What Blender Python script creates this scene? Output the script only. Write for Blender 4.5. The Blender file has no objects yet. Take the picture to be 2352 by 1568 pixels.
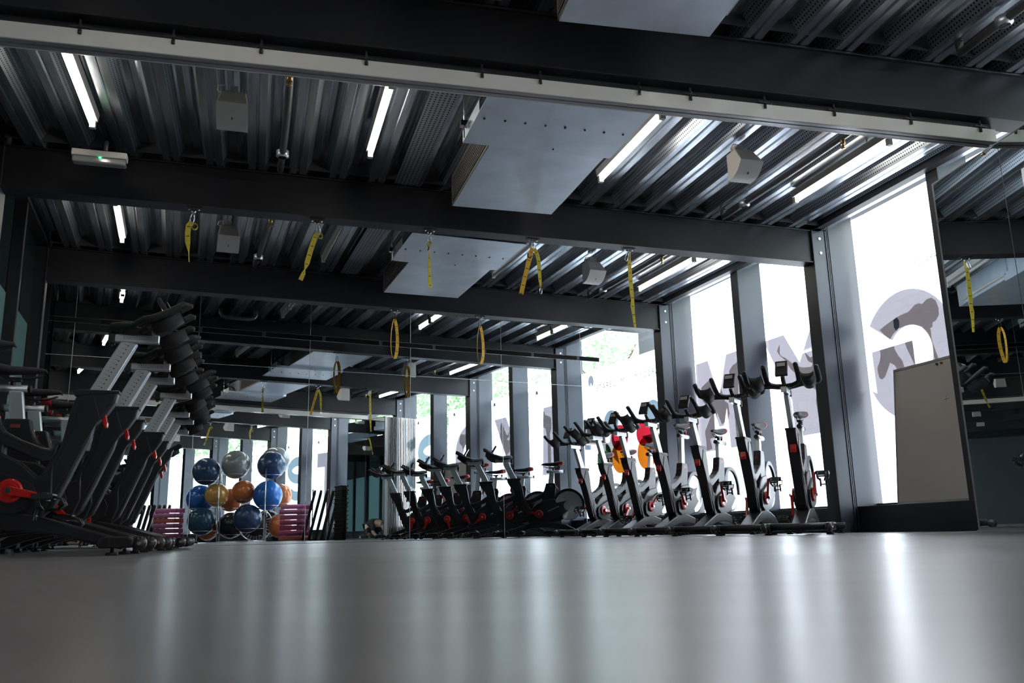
import bpy, bmesh, math, random
from mathutils import Vector, Matrix
random.seed(7)
S = bpy.context.scene
COL = S.collection
PI = math.pi
def R(d): return math.radians(d)

# ------------------------------------------------------------------ camera, sky, exposure
U = 2.4                                   # metres per survey unit
CAMZ = 0.0588
def make_camera():
    cd = bpy.data.cameras.new('camera')
    cd.sensor_width = 22.3; cd.sensor_fit = 'HORIZONTAL'
    cd.lens = 1978.4 / 2352 * 22.3
    cd.clip_start = 0.02; cd.clip_end = 400
    cd.dof.use_dof = True; cd.dof.focus_distance = 8.5; cd.dof.aperture_fstop = 4.0
    o = bpy.data.objects.new('camera', cd); COL.objects.link(o)
    p, r = R(12.545), R(-1.3085)
    fw = Vector((0, math.cos(p), math.sin(p))); up0 = Vector((0, -math.sin(p), math.cos(p))); rt0 = Vector((1, 0, 0))
    rt = math.cos(r)*rt0 + math.sin(r)*up0; up = -math.sin(r)*rt0 + math.cos(r)*up0
    M = Matrix((rt, up, -fw)).transposed().to_4x4(); M.translation = (0, 0, CAMZ)
    o.matrix_world = M; S.camera = o
make_camera()
S.view_settings.view_transform = 'Standard'; S.view_settings.look = 'None'
S.view_settings.gamma = 1; S.view_settings.use_curve_mapping = False
S.view_settings.exposure = 0.72
W = bpy.data.worlds.new('sky'); S.world = W; W.use_nodes = True
bg = W.node_tree.nodes['Background']; bg.inputs[0].default_value = (0.93, 0.945, 1.0, 1); bg.inputs[1].default_value = 7.5
S.cycles.max_bounces = 10; S.cycles.diffuse_bounces = 4; S.cycles.glossy_bounces = 7
S.cycles.transmission_bounces = 5; S.cycles.transparent_max_bounces = 8
S.cycles.use_denoising = True; S.cycles.sample_clamp_indirect = 6.0
S.cycles.caustics_reflective = False; S.cycles.caustics_refractive = False

# ------------------------------------------------------------------ fan-shaped plan of the building
OX, OY = -13.0626*U, -1.6625*U
RR, RL = 15.0537*U, 12.2653*U             # window columns on the right, on the left
DA = 4.447
def ang(k): return R(18.8708 + DA*(k-2))
def P(r, k, t=0.0):
    a = ang(k)
    return Vector((OX + r*math.cos(a) - t*math.sin(a), OY + r*math.sin(a) + t*math.cos(a)))
ZB, ZT = 2.459, 2.782                     # beam underside, beam top
MN = Vector((math.sin(-.4532), math.cos(-.4532), 0)); MD = 4.122*U   # big mirror plane
MT = Vector((MN.y, -MN.x, 0))             # along the mirror, to the right

# ------------------------------------------------------------------ materials
def nodes(name):
    m = bpy.data.materials.new(name); m.use_nodes = True
    nt = m.node_tree; b = nt.nodes['Principled BSDF']
    return m, nt, b
def mat(name, c, rough=.5, metal=0.0, spec=.5, noise=0.0, nscale=8, bump=0.0, coat=0.0, stretch=None, aniso=0.0):
    m, nt, b = nodes(name)
    b.inputs['Base Color'].default_value = (*c, 1); b.inputs['Roughness'].default_value = rough
    b.inputs['Metallic'].default_value = metal; b.inputs['Specular IOR Level'].default_value = spec
    b.inputs['Coat Weight'].default_value = coat
    if noise or bump:
        tc = nt.nodes.new('ShaderNodeTexCoord'); mp = nt.nodes.new('ShaderNodeMapping')
        nt.links.new(tc.outputs['Object'], mp.inputs[0])
        if stretch: mp.inputs['Scale'].default_value = stretch
        nz = nt.nodes.new('ShaderNodeTexNoise'); nz.inputs['Scale'].default_value = nscale; nz.inputs['Detail'].default_value = 4
        nt.links.new(mp.outputs[0], nz.inputs['Vector'])
        if noise:
            r = nt.nodes.new('ShaderNodeMapRange'); r.inputs[3].default_value = 1-noise; r.inputs[4].default_value = 1+noise
            r.inputs[1].default_value = .3; r.inputs[2].default_value = .7
            nt.links.new(nz.outputs[0], r.inputs[0])
            mx = nt.nodes.new('ShaderNodeVectorMath'); mx.operation = 'SCALE'; mx.inputs[0].default_value = c
            nt.links.new(r.outputs[0], mx.inputs['Scale']); nt.links.new(mx.outputs[0], b.inputs['Base Color'])
        if bump:
            bp = nt.nodes.new('ShaderNodeBump'); bp.inputs['Strength'].default_value = bump; bp.inputs['Distance'].default_value = .01
            nt.links.new(nz.outputs[0], bp.inputs['Height']); nt.links.new(bp.outputs[0], b.inputs['Normal'])
    return m
def emit(name, c, s):
    m = bpy.data.materials.new(name); m.use_nodes = True; nt = m.node_tree; nt.nodes.clear()
    e = nt.nodes.new('ShaderNodeEmission'); e.inputs[0].default_value = (*c, 1); e.inputs[1].default_value = s
    o = nt.nodes.new('ShaderNodeOutputMaterial'); nt.links.new(e.outputs[0], o.inputs[0]); return m
def film(name, c, gloss=.04):
    m = bpy.data.materials.new(name); m.use_nodes = True; nt = m.node_tree; nt.nodes.clear()
    t = nt.nodes.new('ShaderNodeBsdfTranslucent'); t.inputs[0].default_value = (*c, 1)
    d = nt.nodes.new('ShaderNodeBsdfDiffuse'); d.inputs[0].default_value = (*[x*.5 for x in c], 1)
    mx = nt.nodes.new('ShaderNodeMixShader'); mx.inputs[0].default_value = .12
    nt.links.new(t.outputs[0], mx.inputs[1]); nt.links.new(d.outputs[0], mx.inputs[2])
    o = nt.nodes.new('ShaderNodeOutputMaterial'); nt.links.new(mx.outputs[0], o.inputs[0]); return m
def glass(name, c, refl=.08):
    m = bpy.data.materials.new(name); m.use_nodes = True; nt = m.node_tree; nt.nodes.clear()
    t = nt.nodes.new('ShaderNodeBsdfTransparent'); t.inputs[0].default_value = (*c, 1)
    g = nt.nodes.new('ShaderNodeBsdfGlossy'); g.inputs['Roughness'].default_value = 0.0
    lw = nt.nodes.new('ShaderNodeLayerWeight'); lw.inputs[0].default_value = .5
    pw = nt.nodes.new('ShaderNodeMath'); pw.operation = 'POWER'; pw.inputs[1].default_value = 5; nt.links.new(lw.outputs['Facing'], pw.inputs[0])
    f = nt.nodes.new('ShaderNodeMath'); f.operation = 'MULTIPLY_ADD'; f.inputs[1].default_value = .9; f.inputs[2].default_value = .04; nt.links.new(pw.outputs[0], f.inputs[0])
    mx = nt.nodes.new('ShaderNodeMixShader')
    nt.links.new(f.outputs[0], mx.inputs[0]); nt.links.new(t.outputs[0], mx.inputs[1]); nt.links.new(g.outputs[0], mx.inputs[2])
    o = nt.nodes.new('ShaderNodeOutputMaterial'); nt.links.new(mx.outputs[0], o.inputs[0]); return m
def perforated(name, c, rough, axes=(1, 2), pitch=.022, rad=.23, metal=.9):
    """galvanised sheet with rows of small punched holes, in object coordinates"""
    m, nt, b = nodes(name)
    b.inputs['Metallic'].default_value = metal; b.inputs['Roughness'].default_value = rough
    tc = nt.nodes.new('ShaderNodeTexCoord'); sp = nt.nodes.new('ShaderNodeSeparateXYZ'); nt.links.new(tc.outputs['Object'], sp.inputs[0])
    def cell(sock):
        a = nt.nodes.new('ShaderNodeMath'); a.operation = 'DIVIDE'; a.inputs[1].default_value = pitch; nt.links.new(sock, a.inputs[0])
        f = nt.nodes.new('ShaderNodeMath'); f.operation = 'FRACT'; nt.links.new(a.outputs[0], f.inputs[0])
        s = nt.nodes.new('ShaderNodeMath'); s.operation = 'SUBTRACT'; s.inputs[1].default_value = .5; nt.links.new(f.outputs[0], s.inputs[0])
        q = nt.nodes.new('ShaderNodeMath'); q.operation = 'MULTIPLY'; nt.links.new(s.outputs[0], q.inputs[0]); nt.links.new(s.outputs[0], q.inputs[1])
        return q.outputs[0]
    ad = nt.nodes.new('ShaderNodeMath'); ad.operation = 'ADD'
    nt.links.new(cell(sp.outputs[axes[0]]), ad.inputs[0]); nt.links.new(cell(sp.outputs[axes[1]]), ad.inputs[1])
    lt = nt.nodes.new('ShaderNodeMath'); lt.operation = 'LESS_THAN'; lt.inputs[1].default_value = rad*rad; nt.links.new(ad.outputs[0], lt.inputs[0])
    mx = nt.nodes.new('ShaderNodeMix'); mx.data_type = 'RGBA'
    mx.inputs[6].default_value = (*c, 1); mx.inputs[7].default_value = (.01, .01, .012, 1)
    nt.links.new(lt.outputs[0], mx.inputs[0]); nt.links.new(mx.outputs[2], b.inputs['Base Color'])
    return m
M = {}
M['steel'] = mat('dark painted steel', (.0125, .0130, .0165), .45, 0, .30, noise=.12, nscale=3)
M['fin'] = mat('blue grey painted metal', (.046, .055, .074), .36, 0, .42, noise=.05, nscale=2)
M['findark'] = mat('dark inner edge of mullion', (.02, .022, .026), .5)
M['slotblack'] = mat('deep black slot', (.002, .002, .002), .7, 0, .1)
M['skirt'] = mat('near black skirting panel', (.016, .019, .026), .4)
M['galv'] = mat('galvanised decking', (.52, .56, .62), .25, .95, noise=.25, nscale=5, bump=.04, stretch=(6, .5, 6))
M['galvweb'] = perforated('perforated decking web', (.50, .54, .60), .3)
M['perf'] = perforated('perforated flat sheet', (.42, .45, .5), .38, axes=(0, 1), pitch=.03, rad=.24)
M['duct'] = mat('galvanised duct sheet', (.68, .76, .86), .36, .55, noise=.10, nscale=4, bump=.02)
M['louvre'] = mat('grey louvre', (.28, .26, .25), .45, .3)
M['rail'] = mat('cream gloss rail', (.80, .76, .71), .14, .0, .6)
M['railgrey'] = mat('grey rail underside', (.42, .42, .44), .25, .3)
M['black'] = mat('black plastic', (.012, .012, .014), .45)
M['rubber'] = mat('black rubber', (.014, .014, .016), .62, noise=.2, nscale=60)
M['bikeblack'] = mat('satin black bike shell', (.018, .018, .022), .34, 0, .38)
M['bikegrey'] = mat('graphite bike cover', (.022, .022, .027), .36, .05, .32)
M['silver'] = mat('brushed aluminium tube', (.66, .68, .71), .30, .75)
M['chrome'] = mat('chrome', (.7, .7, .72), .12, 1)
M['red'] = mat('gloss red crank', (.62, .014, .012), .22, 0, .5, coat=.3)
M['redsoft'] = mat('red saddle vinyl', (.42, .02, .03), .45)
M['white'] = mat('white plastic', (.62, .60, .57), .4)
M['mark'] = mat('pale printed marks', (.55, .56, .58), .4)
M['tick'] = mat('dark scale marks', (.03, .03, .03), .5)
M['yellow'] = mat('yellow webbing', (.62, .50, .035), .6, noise=.15, nscale=60)
M['orange_web'] = mat('amber webbing', (.72, .40, .02), .6, noise=.15, nscale=60)
M['tube'] = emit('lit fluorescent tube', (1.0, .93, .82), 16.0)
M['tubeoff'] = mat('unlit fluorescent tube', (.55, .55, .53), .3)
M['batten'] = mat('white batten', (.5, .49, .45), .45)
M['film'] = film('white window film', (.93, .94, .955))
M['letter'] = film('pale mauve film print', (.150, .135, .148))
M['letterblue'] = film('pale blue film print', (.13, .165, .19))
M['athlete'] = film('taupe film print', (.42, .38, .36))
M['logogrey'] = film('grey logo print', (.030, .030, .038))
M['logopale'] = film('pale grey logo print', (.12, .12, .135)); M['fred'] = film('red film print', (.24, .008, .016)); M['forange'] = film('orange film print', (.26, .07, .004))
M['fgreen'] = film('dark green film print', (.008, .026, .011)); M['fstar'] = film('light grey film print', (.17, .16, .155))
M['fcircle'] = film('grey blue film print', (.10, .13, .155))
M['glass'] = glass('clear window glass', (.90, .93, .94))
M['board'] = mat('whiteboard surface', (.58, .555, .535), .22, 0, .5)
M['teal'] = mat('frosted teal film', (.17, .31, .31), .12, 0, .6)
M['darkglass'] = mat('dark glass', (.012, .02, .022), .03, 0, .9)
M['mirror'] = mat('mirror glass', (.80, .86, .87), 0.0, 1.0)
M['mirrorback'] = mat('mirror joint backing', (.42, .43, .44), .4)
M['greenled'] = emit('green indicator', (.05, 1, .3), 4)
M['lens'] = mat('clear diffuser cover', (.30, .30, .31), .15, .1)
M['pipe'] = mat('dull steel pipe', (.14, .14, .15), .4, .6)
M['brass'] = mat('brass sprinkler', (.5, .33, .12), .3, .9)
M['wall'] = mat('dark wall', (.05, .055, .06), .7)
M['pave'] = mat('pale paving outside', (.55, .56, .57), .9, noise=.1)
M['leaf'] = mat('tree leaves', (.34, .48, .28), .8)
M['bark'] = mat('tree bark', (.12, .09, .06), .9)
M['concrete'] = mat('pale concrete soffit', (.30, .34, .37), .8)

def ball_material(name, c): return mat(name, tuple(min(1, x*1.25) for x in c), .2, .1, .7, noise=.08, nscale=3)
for n_, c in (('ball_navy', (.020, .055, .14)), ('ball_silver', (.26, .28, .29)), ('ball_blue', (.015, .15, .55)), ('ball_teal', (.015, .06, .11)), ('ball_yellow', (.58, .33, .08)), ('ball_orange', (.62, .19, .06)), ('ball_black', (.015, .022, .03))): M[n_] = ball_material(n_.replace('_', ' '), c)
def floor_material():
    m, nt, b = nodes('grey vinyl floor')
    tc = nt.nodes.new('ShaderNodeTexCoord')
    def nz(scale, detail, st):
        mp = nt.nodes.new('ShaderNodeMapping'); mp.inputs['Scale'].default_value = st; mp.inputs['Rotation'].default_value = (0, 0, R(-12))
        nt.links.new(tc.outputs['Object'], mp.inputs[0])
        n = nt.nodes.new('ShaderNodeTexNoise'); n.inputs['Scale'].default_value = scale; n.inputs['Detail'].default_value = detail
        nt.links.new(mp.outputs[0], n.inputs['Vector']); return n.outputs[0]
    a = nz(3.0, 5, (.35, 2.2, 1)); c = nz(.7, 3, (1, 1, 1)); f = nz(40, 3, (.4, 1.6, 1))
    r = nt.nodes.new('ShaderNodeValToRGB'); r.color_ramp.elements[0].position = .3; r.color_ramp.elements[1].position = .72
    r.color_ramp.elements[0].color = (.180, .166, .180, 1); r.color_ramp.elements[1].color = (.262, .245, .262, 1)
    nt.links.new(a, r.inputs[0]); nt.links.new(r.outputs[0], b.inputs['Base Color'])
    rr = nt.nodes.new('ShaderNodeMapRange'); rr.inputs[1].default_value = .3; rr.inputs[2].default_value = .7
    rr.inputs[3].default_value = .27; rr.inputs[4].default_value = .35
    nt.links.new(c, rr.inputs[0]); nt.links.new(rr.outputs[0], b.inputs['Roughness'])
    b.inputs['Specular IOR Level'].default_value = .85
    bp = nt.nodes.new('ShaderNodeBump'); bp.inputs['Strength'].default_value = .05; bp.inputs['Distance'].default_value = .002
    ad = nt.nodes.new('ShaderNodeMath'); ad.operation = 'ADD'; nt.links.new(f, ad.inputs[0]); nt.links.new(a, ad.inputs[1])
    nt.links.new(ad.outputs[0], bp.inputs['Height']); nt.links.new(bp.outputs[0], b.inputs['Normal'])
    return m
M['floor'] = floor_material()

# ------------------------------------------------------------------ mesh helpers
class MB:
    def __init__(s): s.v = []; s.f = []; s.sm = []
    def add(s, vs, fs, smooth=False):
        n = len(s.v); s.v += [tuple(v) for v in vs]; s.f += [tuple(i+n for i in f) for f in fs]; s.sm += [smooth]*len(fs); return s
    def box(s, x0, x1, y0, y1, z0, z1, rot=None):
        vs = [Vector((x, y, z)) for z in (z0, z1) for y in (y0, y1) for x in (x0, x1)]
        if rot is not None:
            c = Vector(((x0+x1)/2, (y0+y1)/2, (z0+z1)/2)); vs = [rot @ (v-c) + c for v in vs]
        return s.add(vs, [(0, 2, 3, 1), (4, 5, 7, 6), (0, 1, 5, 4), (2, 6, 7, 3), (0, 4, 6, 2), (1, 3, 7, 5)])
    def prism(s, poly, h0, h1, ax='y'):
        """polygon in the plane across ax, from h0 to h1 (numbers or functions of the vertex)"""
        def mk(a, b, h):
            return (a, h, b) if ax == 'y' else (h, a, b) if ax == 'x' else (a, b, h)
        n = len(poly)
        vs = [mk(a, b, h0) for a, b in poly] + [mk(a, b, h1) for a, b in poly]
        A = sum(poly[i][0]*poly[(i+1) % n][1] - poly[(i+1) % n][0]*poly[i][1] for i in range(n))
        fl = (A > 0) != (ax == 'y')
        f0, f1 = tuple(range(n)), tuple(range(n, 2*n))
        if fl: f0 = f0[::-1]
        else: f1 = f1[::-1]
        sides = []
        for i in range(n):
            j = (i+1) % n
            q = (i, j, j+n, i+n) if fl else (j, i, i+n, j+n)
            sides.append(q)
        return s.add(vs, [f0, f1] + sides)
    def tube(s, pts, r, n=8, closed=False, caps=True, sx=1.0):
        pts = [Vector(p) for p in pts]; m = len(pts); vs = []; up = None
        for i, p in enumerate(pts):
            if closed: d = pts[(i+1) % m] - pts[i-1]
            else: d = pts[min(i+1, m-1)] - pts[max(i-1, 0)]
            d.normalize()
            if up is None:
                up = Vector((0, 0, 1)) if abs(d.z) < .9 else Vector((0, 1, 0))
            a = d.cross(up)
            if a.length < 1e-4: a = d.orthogonal()
            a.normalize(); up = a.cross(d).normalized()
            rr = r[i] if isinstance(r, (list, tuple)) else r
            for j in range(n):
                t = 2*PI*j/n; vs.append(p + a*(rr*sx*math.cos(t)) + up*(rr*math.sin(t)))
        fs = []
        for i in range(m if closed else m-1):
            for j in range(n):
                a0 = i*n+j; a1 = i*n+(j+1) % n; b0 = ((i+1) % m)*n+j; b1 = ((i+1) % m)*n+(j+1) % n
                fs.append((a0, a1, b1, b0))
        s.add(vs, fs, True)
        if caps and not closed:
            k = len(s.v)-len(vs)
            s.f.append(tuple(k+j for j in range(n))[::-1]); s.f.append(tuple(k+(m-1)*n+j for j in range(n))); s.sm += [False, False]
        return s
    def cyl(s, c, r, h, ax='z', n=20, r2=None):
        c = Vector(c); d = {'x': Vector((1, 0, 0)), 'y': Vector((0, 1, 0)), 'z': Vector((0, 0, 1))}[ax]
        return s.tube([c-d*h/2, c+d*h/2], [r, r if r2 is None else r2], n)
    def lathe(s, prof, c=(0, 0, 0), ax='z', n=24):
        vs = []; c = Vector(c)
        for r, h in prof:
            for j in range(n):
                t = 2*PI*j/n; a, b = r*math.cos(t), r*math.sin(t)
                vs.append(c + (Vector((a, b, h)) if ax == 'z' else Vector((a, h, -b)) if ax == 'y' else Vector((h, a, b))))
        fs = []
        for i in range(len(prof)-1):
            for j in range(n):
                fs.append((i*n+j, i*n+(j+1) % n, (i+1)*n+(j+1) % n, (i+1)*n+j))
        return s.add(vs, fs, True)
    def ball(s, c, r, n=28, m=18):
        return s.lathe([(max(r*math.sin(PI*i/m), 1e-4), -r*math.cos(PI*i/m)) for i in range(m+1)], c, 'z', n)
    def ribbon(s, pts, w, th=.003, wd=(0, 1, 0)):
        """flat band along pts with width direction wd (may be a list)"""
        pts = [Vector(p) for p in pts]; m = len(pts); vs = []
        for i, p in enumerate(pts):
            d = (pts[min(i+1, m-1)] - pts[max(i-1, 0)]).normalized()
            a = Vector(wd[i] if isinstance(wd, list) else wd); a = (a - d*a.dot(d)).normalized()
            nn = d.cross(a).normalized()
            ww = w[i] if isinstance(w, (list, tuple)) else w
            for sa, sn in ((-1, -1), (1, -1), (1, 1), (-1, 1)): vs.append(p + a*sa*ww/2 + nn*sn*th/2)
        fs = [(0, 1, 2, 3)[::-1], tuple(4*(m-1)+j for j in range(4))]
        for i in range(m-1):
            for j in range(4): fs.append((4*i+j, 4*i+(j+1) % 4, 4*i+4+(j+1) % 4, 4*i+4+j))
        return s.add(vs, fs)
    def build_each(s, name, mt, parent=None, bevel=0.0, **kw):
        """one object per separate piece, all with the same name and parent"""
        par = list(range(len(s.v)))
        def find(i):
            while par[i] != i: par[i] = par[par[i]]; i = par[i]
            return i
        for f in s.f:
            a = find(f[0])
            for i in f[1:]: par[find(i)] = a
        groups = {}
        for fi, f in enumerate(s.f): groups.setdefault(find(f[0]), []).append(fi)
        out = []
        for g in groups.values():
            m = MB(); ix = {}
            for fi in g:
                for i in s.f[fi]:
                    if i not in ix: ix[i] = len(m.v); m.v.append(s.v[i])
                m.f.append(tuple(ix[i] for i in s.f[fi])); m.sm.append(s.sm[fi])
            out.append(m.build(name, mt, parent, bevel=bevel, **kw))
        return out
    def build(s, name, mt, parent=None, loc=None, rotz=0.0, bevel=0.0, seg=2, recalc=True):
        me = bpy.data.meshes.new(name); me.from_pydata(s.v, [], s.f)
        me.polygons.foreach_set('use_smooth', s.sm); me.update()
        if recalc:
            bm = bmesh.new(); bm.from_mesh(me); bmesh.ops.recalc_face_normals(bm, faces=bm.faces); bm.to_mesh(me); bm.free()
        me.materials.append(M[mt] if isinstance(mt, str) else mt)
        o = bpy.data.objects.new(name, me); COL.objects.link(o)
        if parent is not None: o.parent = parent
        if loc is not None: o.location = (loc[0], loc[1], loc[2] if len(loc) > 2 else 0)
        o.rotation_euler.z = rotz
        if bevel:
            b = o.modifiers.new('edges', 'BEVEL'); b.width = bevel; b.segments = seg; b.limit_method = 'ANGLE'; b.angle_limit = R(35)
            b.use_clamp_overlap = True
        return o
def tag(o, label=None, cat=None, group=None, kind=None):
    if label: o['label'] = label
    if cat: o['category'] = cat
    if group: o['group'] = group
    if kind: o['kind'] = kind
    return o
def thing(name, label, cat, loc=(0, 0, 0), rotz=0.0, group=None):
    o = bpy.data.objects.new(name, None); COL.objects.link(o); o.empty_display_size = .1
    o.location = (loc[0], loc[1], loc[2] if len(loc) > 2 else 0); o.rotation_euler.z = rotz
    return tag(o, label, cat, group)
def struct(o): o['kind'] = 'structure'; return o
def struct_empty(name, loc=(0, 0, 0), rotz=0.0):
    o = bpy.data.objects.new(name, None); COL.objects.link(o); o.empty_display_size = .1
    o.location = (loc[0], loc[1], loc[2] if len(loc) > 2 else 0); o.rotation_euler.z = rotz
    return struct(o)
def kids(o): return [c for c in ALL_CHILD.get(o, [])]
def copy_tree(o, parent=None):
    c = o.copy(); COL.objects.link(c); c.parent = parent
    for ch in [x for x in COL.objects if x.parent == o]: copy_tree(ch, c)
    return c

# ------------------------------------------------------------------ room shell
KS = list(range(-3, 4))                   # beam lines that are built
def sector(r0, r1, k0, k1, z, n=None):
    pass
def build_floor():
    m = MB(); ks = [-4, -3, -2, -1, 0, 1, 2, 3, 4]
    vs = []; fs = []
    for k in ks:
        a = P(RL-.6, k); b = P(RR+.55, k); vs += [(a.x, a.y, 0), (b.x, b.y, 0)]
    for i in range(len(ks)-1): fs.append((2*i, 2*i+1, 2*i+3, 2*i+2))
    m.add(vs, fs)
    lo = [(x, y, -.12) for x, y, z in vs]
    m.add(lo, [f[::-1] for f in fs])
    struct(m.build('floor', 'floor', recalc=False))
build_floor()

def deck(k):
    """trapezoidal steel decking of the bay between beam k and k+1; ribs run across the bay"""
    a = ang(k+.5); h = R(DA/2)
    base = P((RL+RR)/2, k+.5); r_mid = (RL+RR)/2
    flat = MB(); web = MB()
    pitch = .30; r0 = RL - .2; z0, z1 = 2.785, 2.865
    first = 14.083*U - pitch*60
    off = first
    while off < r0: off += pitch
    c = off
    def seg(mb, pa, pb):
        (ra, za), (rb, zb) = pa, pb
        ya, yb = ra*math.tan(h), rb*math.tan(h)
        mb.add([(ra-r_mid*math.cos(0), -ya, za), (rb-r_mid, -yb, zb), (rb-r_mid, yb, zb), (ra-r_mid, ya, za)], [(0, 1, 2, 3)])
    while c < RR + .1:
        # bottom flat with a narrow groove
        seg(flat, (c-.058, z0), (c-.012, z0)); seg(flat, (c-.012, z0), (c-.008, z0+.012)); seg(flat, (c-.008, z0+.012), (c+.008, z0+.012))
        seg(flat, (c+.008, z0+.012), (c+.012, z0)); seg(flat, (c+.012, z0), (c+.058, z0))
        seg(web, (c+.058, z0), (c+.098, z1-.006)); seg(web, (c-.098, z1-.006), (c-.058, z0))
        seg(flat, (c+.098, z1-.006), (c+.112, z1)); seg(flat, (c+.112, z1), (c+.145, z1)); seg(flat, (c+.145, z1), (c+.155, z1-.010)); seg(flat, (c+.155, z1-.010), (c+.188, z1-.0))
        seg(flat, (c+.188, z1), (c+pitch-.098, z1-.006))
        c += pitch
    o = flat.build('ceiling', 'galv', loc=(base.x, base.y, 0), rotz=a, recalc=False); struct(o)
    w = web.build('perforated_web', 'galvweb', parent=o, recalc=False)
    # dark slab over the decking so no sky shows through
    sl = MB(); ra, rb = RL-.5, RR+.6; ya, yb = ra*math.tan(h), rb*math.tan(h)
    sl.prism([(ra-r_mid, -ya), (rb-r_mid, -yb), (rb-r_mid, yb), (ra-r_mid, ya)], 2.995, 3.2, 'z')
    ra, rb = RL-.5, RR+.10; ya, yb = ra*math.tan(h), rb*math.tan(h)
    sl.prism([(ra-r_mid, -ya), (rb-r_mid, -yb), (rb-r_mid, yb), (ra-r_mid, ya)], 2.875, 2.99, 'z')
    sl.build('roof_slab', 'wall', parent=o)
    # dark end closures above the beams
    cl = MB()
    for sgn in (-1, 1):
        ra, rb = RL, RR
        cl.add([(ra-r_mid, sgn*(ra*math.tan(h)-.10), z0), (rb-r_mid, sgn*(rb*math.tan(h)-.10), z0), (rb-r_mid, sgn*(rb*math.tan(h)-.10), z1), (ra-r_mid, sgn*(ra*math.tan(h)-.10), z1)], [(0, 1, 2, 3)])
    cl.build('rib_closure', 'findark', parent=o, recalc=False)
    return o
for k in range(-4, 4): deck(k)

BEAM_WORD = {3: 'dark steel ceiling beam directly above the big mirror, farthest from the camera',
             2: 'dark steel ceiling beam carrying five yellow straps',
             1: 'dark steel ceiling beam nearest overhead, above the cream sliding rail',
             0: 'dark steel beam behind the camera, seen in the big mirror with two straps',
             -1: 'dark steel beam seen in the mirror above the exercise balls',
             -2: 'dark steel beam deep in the mirror behind the exercise balls',
             -3: 'dark steel beam at the far end of the mirrored room'}
TB = .077                                  # beam centre line sits this far past the survey line
def beam(k):
    b = P(RL, k, TB); L = RR - RL - .01
    t = thing('steel_beam', BEAM_WORD[k], 'beam', (b.x, b.y, ZB), ang(k))
    h = ZT - ZB; m = MB()
    m.box(0, L, -.077, .077, 0, .012).box(0, L, -.077, .077, h-.012, h); m.build_each('flange', 'steel', t, bevel=.002)
    m = MB(); m.box(0, L, -.055, .055, .012, h-.012); m.build('web', 'steel', t)
    return t
for k in KS: beam(k)

COLW = {3: 'behind the far end of the bike row', 2: 'between the two brightest bays, right of the bike row', 1: 'beside the folded mirror partition',
        0: 'seen in the mirror left of the folded partition', -1: 'seen in the mirror behind the exercise balls', -2: 'seen in the mirror left of the balls', -3: 'at the far mirrored end of the windows'}
def column(k, side):
    r = RR if side > 0 else RL
    b = P(r, k, TB); s = side
    where = COLW[k] if side > 0 else {3: 'at the left end of the beam above the mirror', 2: 'at the left end of the beam with straps', 1: 'left of the camera under the nearest beam'}.get(k, 'on the dark glass side, bay %d' % (4-k))
    if side < 0 and k < 1:
        where = {0: 'on the dark glass side beside the camera', -1: 'on the dark glass side behind the camera', -2: 'on the dark glass side two bays behind', -3: 'on the dark glass side at the rear end'}[k]
    t = thing('steel_column', ('blue grey' if side > 0 else 'dark') + ' steel window column ' + where, 'column', (b.x, b.y, 0), ang(k))
    mt = 'fin' if side > 0 else 'steel'
    m = MB(); m.box(min(0, s*.012), max(0, s*.012), -.08, .08, 0, ZT).box(min(s*.148, s*.16), max(s*.148, s*.16), -.08, .08, 0, ZT)
    m.box(min(s*.012, s*.148), max(s*.012, s*.148), -.072, .072, 0, ZT); m.build('column_section', mt, t, bevel=.002)
    m = MB(); m.box(-.002, .006, -.08, .08, 0.0, 2.77) if side > 0 else m.box(-.006, .002, -.08, .08, 0, 2.77)
    m.build('inner_edge', 'findark', t)
    m = MB()
    for z in (2.70, 2.56):
        for y in (-.074, .074): m.cyl((s*.085, y, z), .012, .010, 'y', 10)
    m.build_each('bolt', 'chrome' if side > 0 else 'steel', t)
    m = MB(); m.box(min(s*.17, s*.185), max(s*.17, s*.185), -.075, .075, 0, ZT+.05); m.build('shadow_gap', 'findark', t)
    m = MB(); m.box(min(s*.185, s*.47), max(s*.185, s*.47), -.08, .08, 0, 3.0); m.build('jamb_cover', mt, t, bevel=.003)
for k in KS:
    column(k, 1); column(k, -1)

# ------------------------------------------------------------------ window bays on the right
GOFF = .18*U                               # glass plane outside the column line
def wall_frame(k):
    """frame whose x runs along the wall from column k to k+1 and y points into the room"""
    A = P(RR+GOFF, k); B = P(RR+GOFF, k+1); d = B-A
    return A, math.atan2(d.y, d.x), d.length
def smooth_arc(cx, cz, rx, rz, a0, a1, n=24): return [(cx+rx*math.cos(R(a0+(a1-a0)*i/n)), cz+rz*math.sin(R(a0+(a1-a0)*i/n))) for i in range(n+1)]
def flat_poly(name, mt, parent, poly, y, th=.0015):
    from mathutils.geometry import tessellate_polygon
    vs = [Vector((a, b, 0)) for a, b in poly]
    me = bpy.data.meshes.new(name); me.from_pydata([(a, y, b) for a, b in poly], [], [tuple(f) for f in tessellate_polygon([vs])]); me.materials.append(M[mt])
    o = bpy.data.objects.new(name, me); COL.objects.link(o); o.parent = parent
    return o
def text(name, s, mt, parent, size, x, y, z, flip=True, spacing=1.25):
    cu = bpy.data.curves.new(name, 'FONT'); cu.body = s; cu.size = size; cu.space_character = spacing
    cu.resolution_u = 3
    tmp = bpy.data.objects.new(name, cu); COL.objects.link(tmp)
    dg = bpy.context.evaluated_depsgraph_get(); me = bpy.data.meshes.new_from_object(tmp.evaluated_get(dg))
    bpy.data.objects.remove(tmp); me.materials.clear(); me.materials.append(M[mt])
    for v in me.vertices:
        a, b = v.co.x, v.co.y; v.co = (x + a, y, z + b)
    o = bpy.data.objects.new(name, me); COL.objects.link(o); o.parent = parent
    return o
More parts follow.
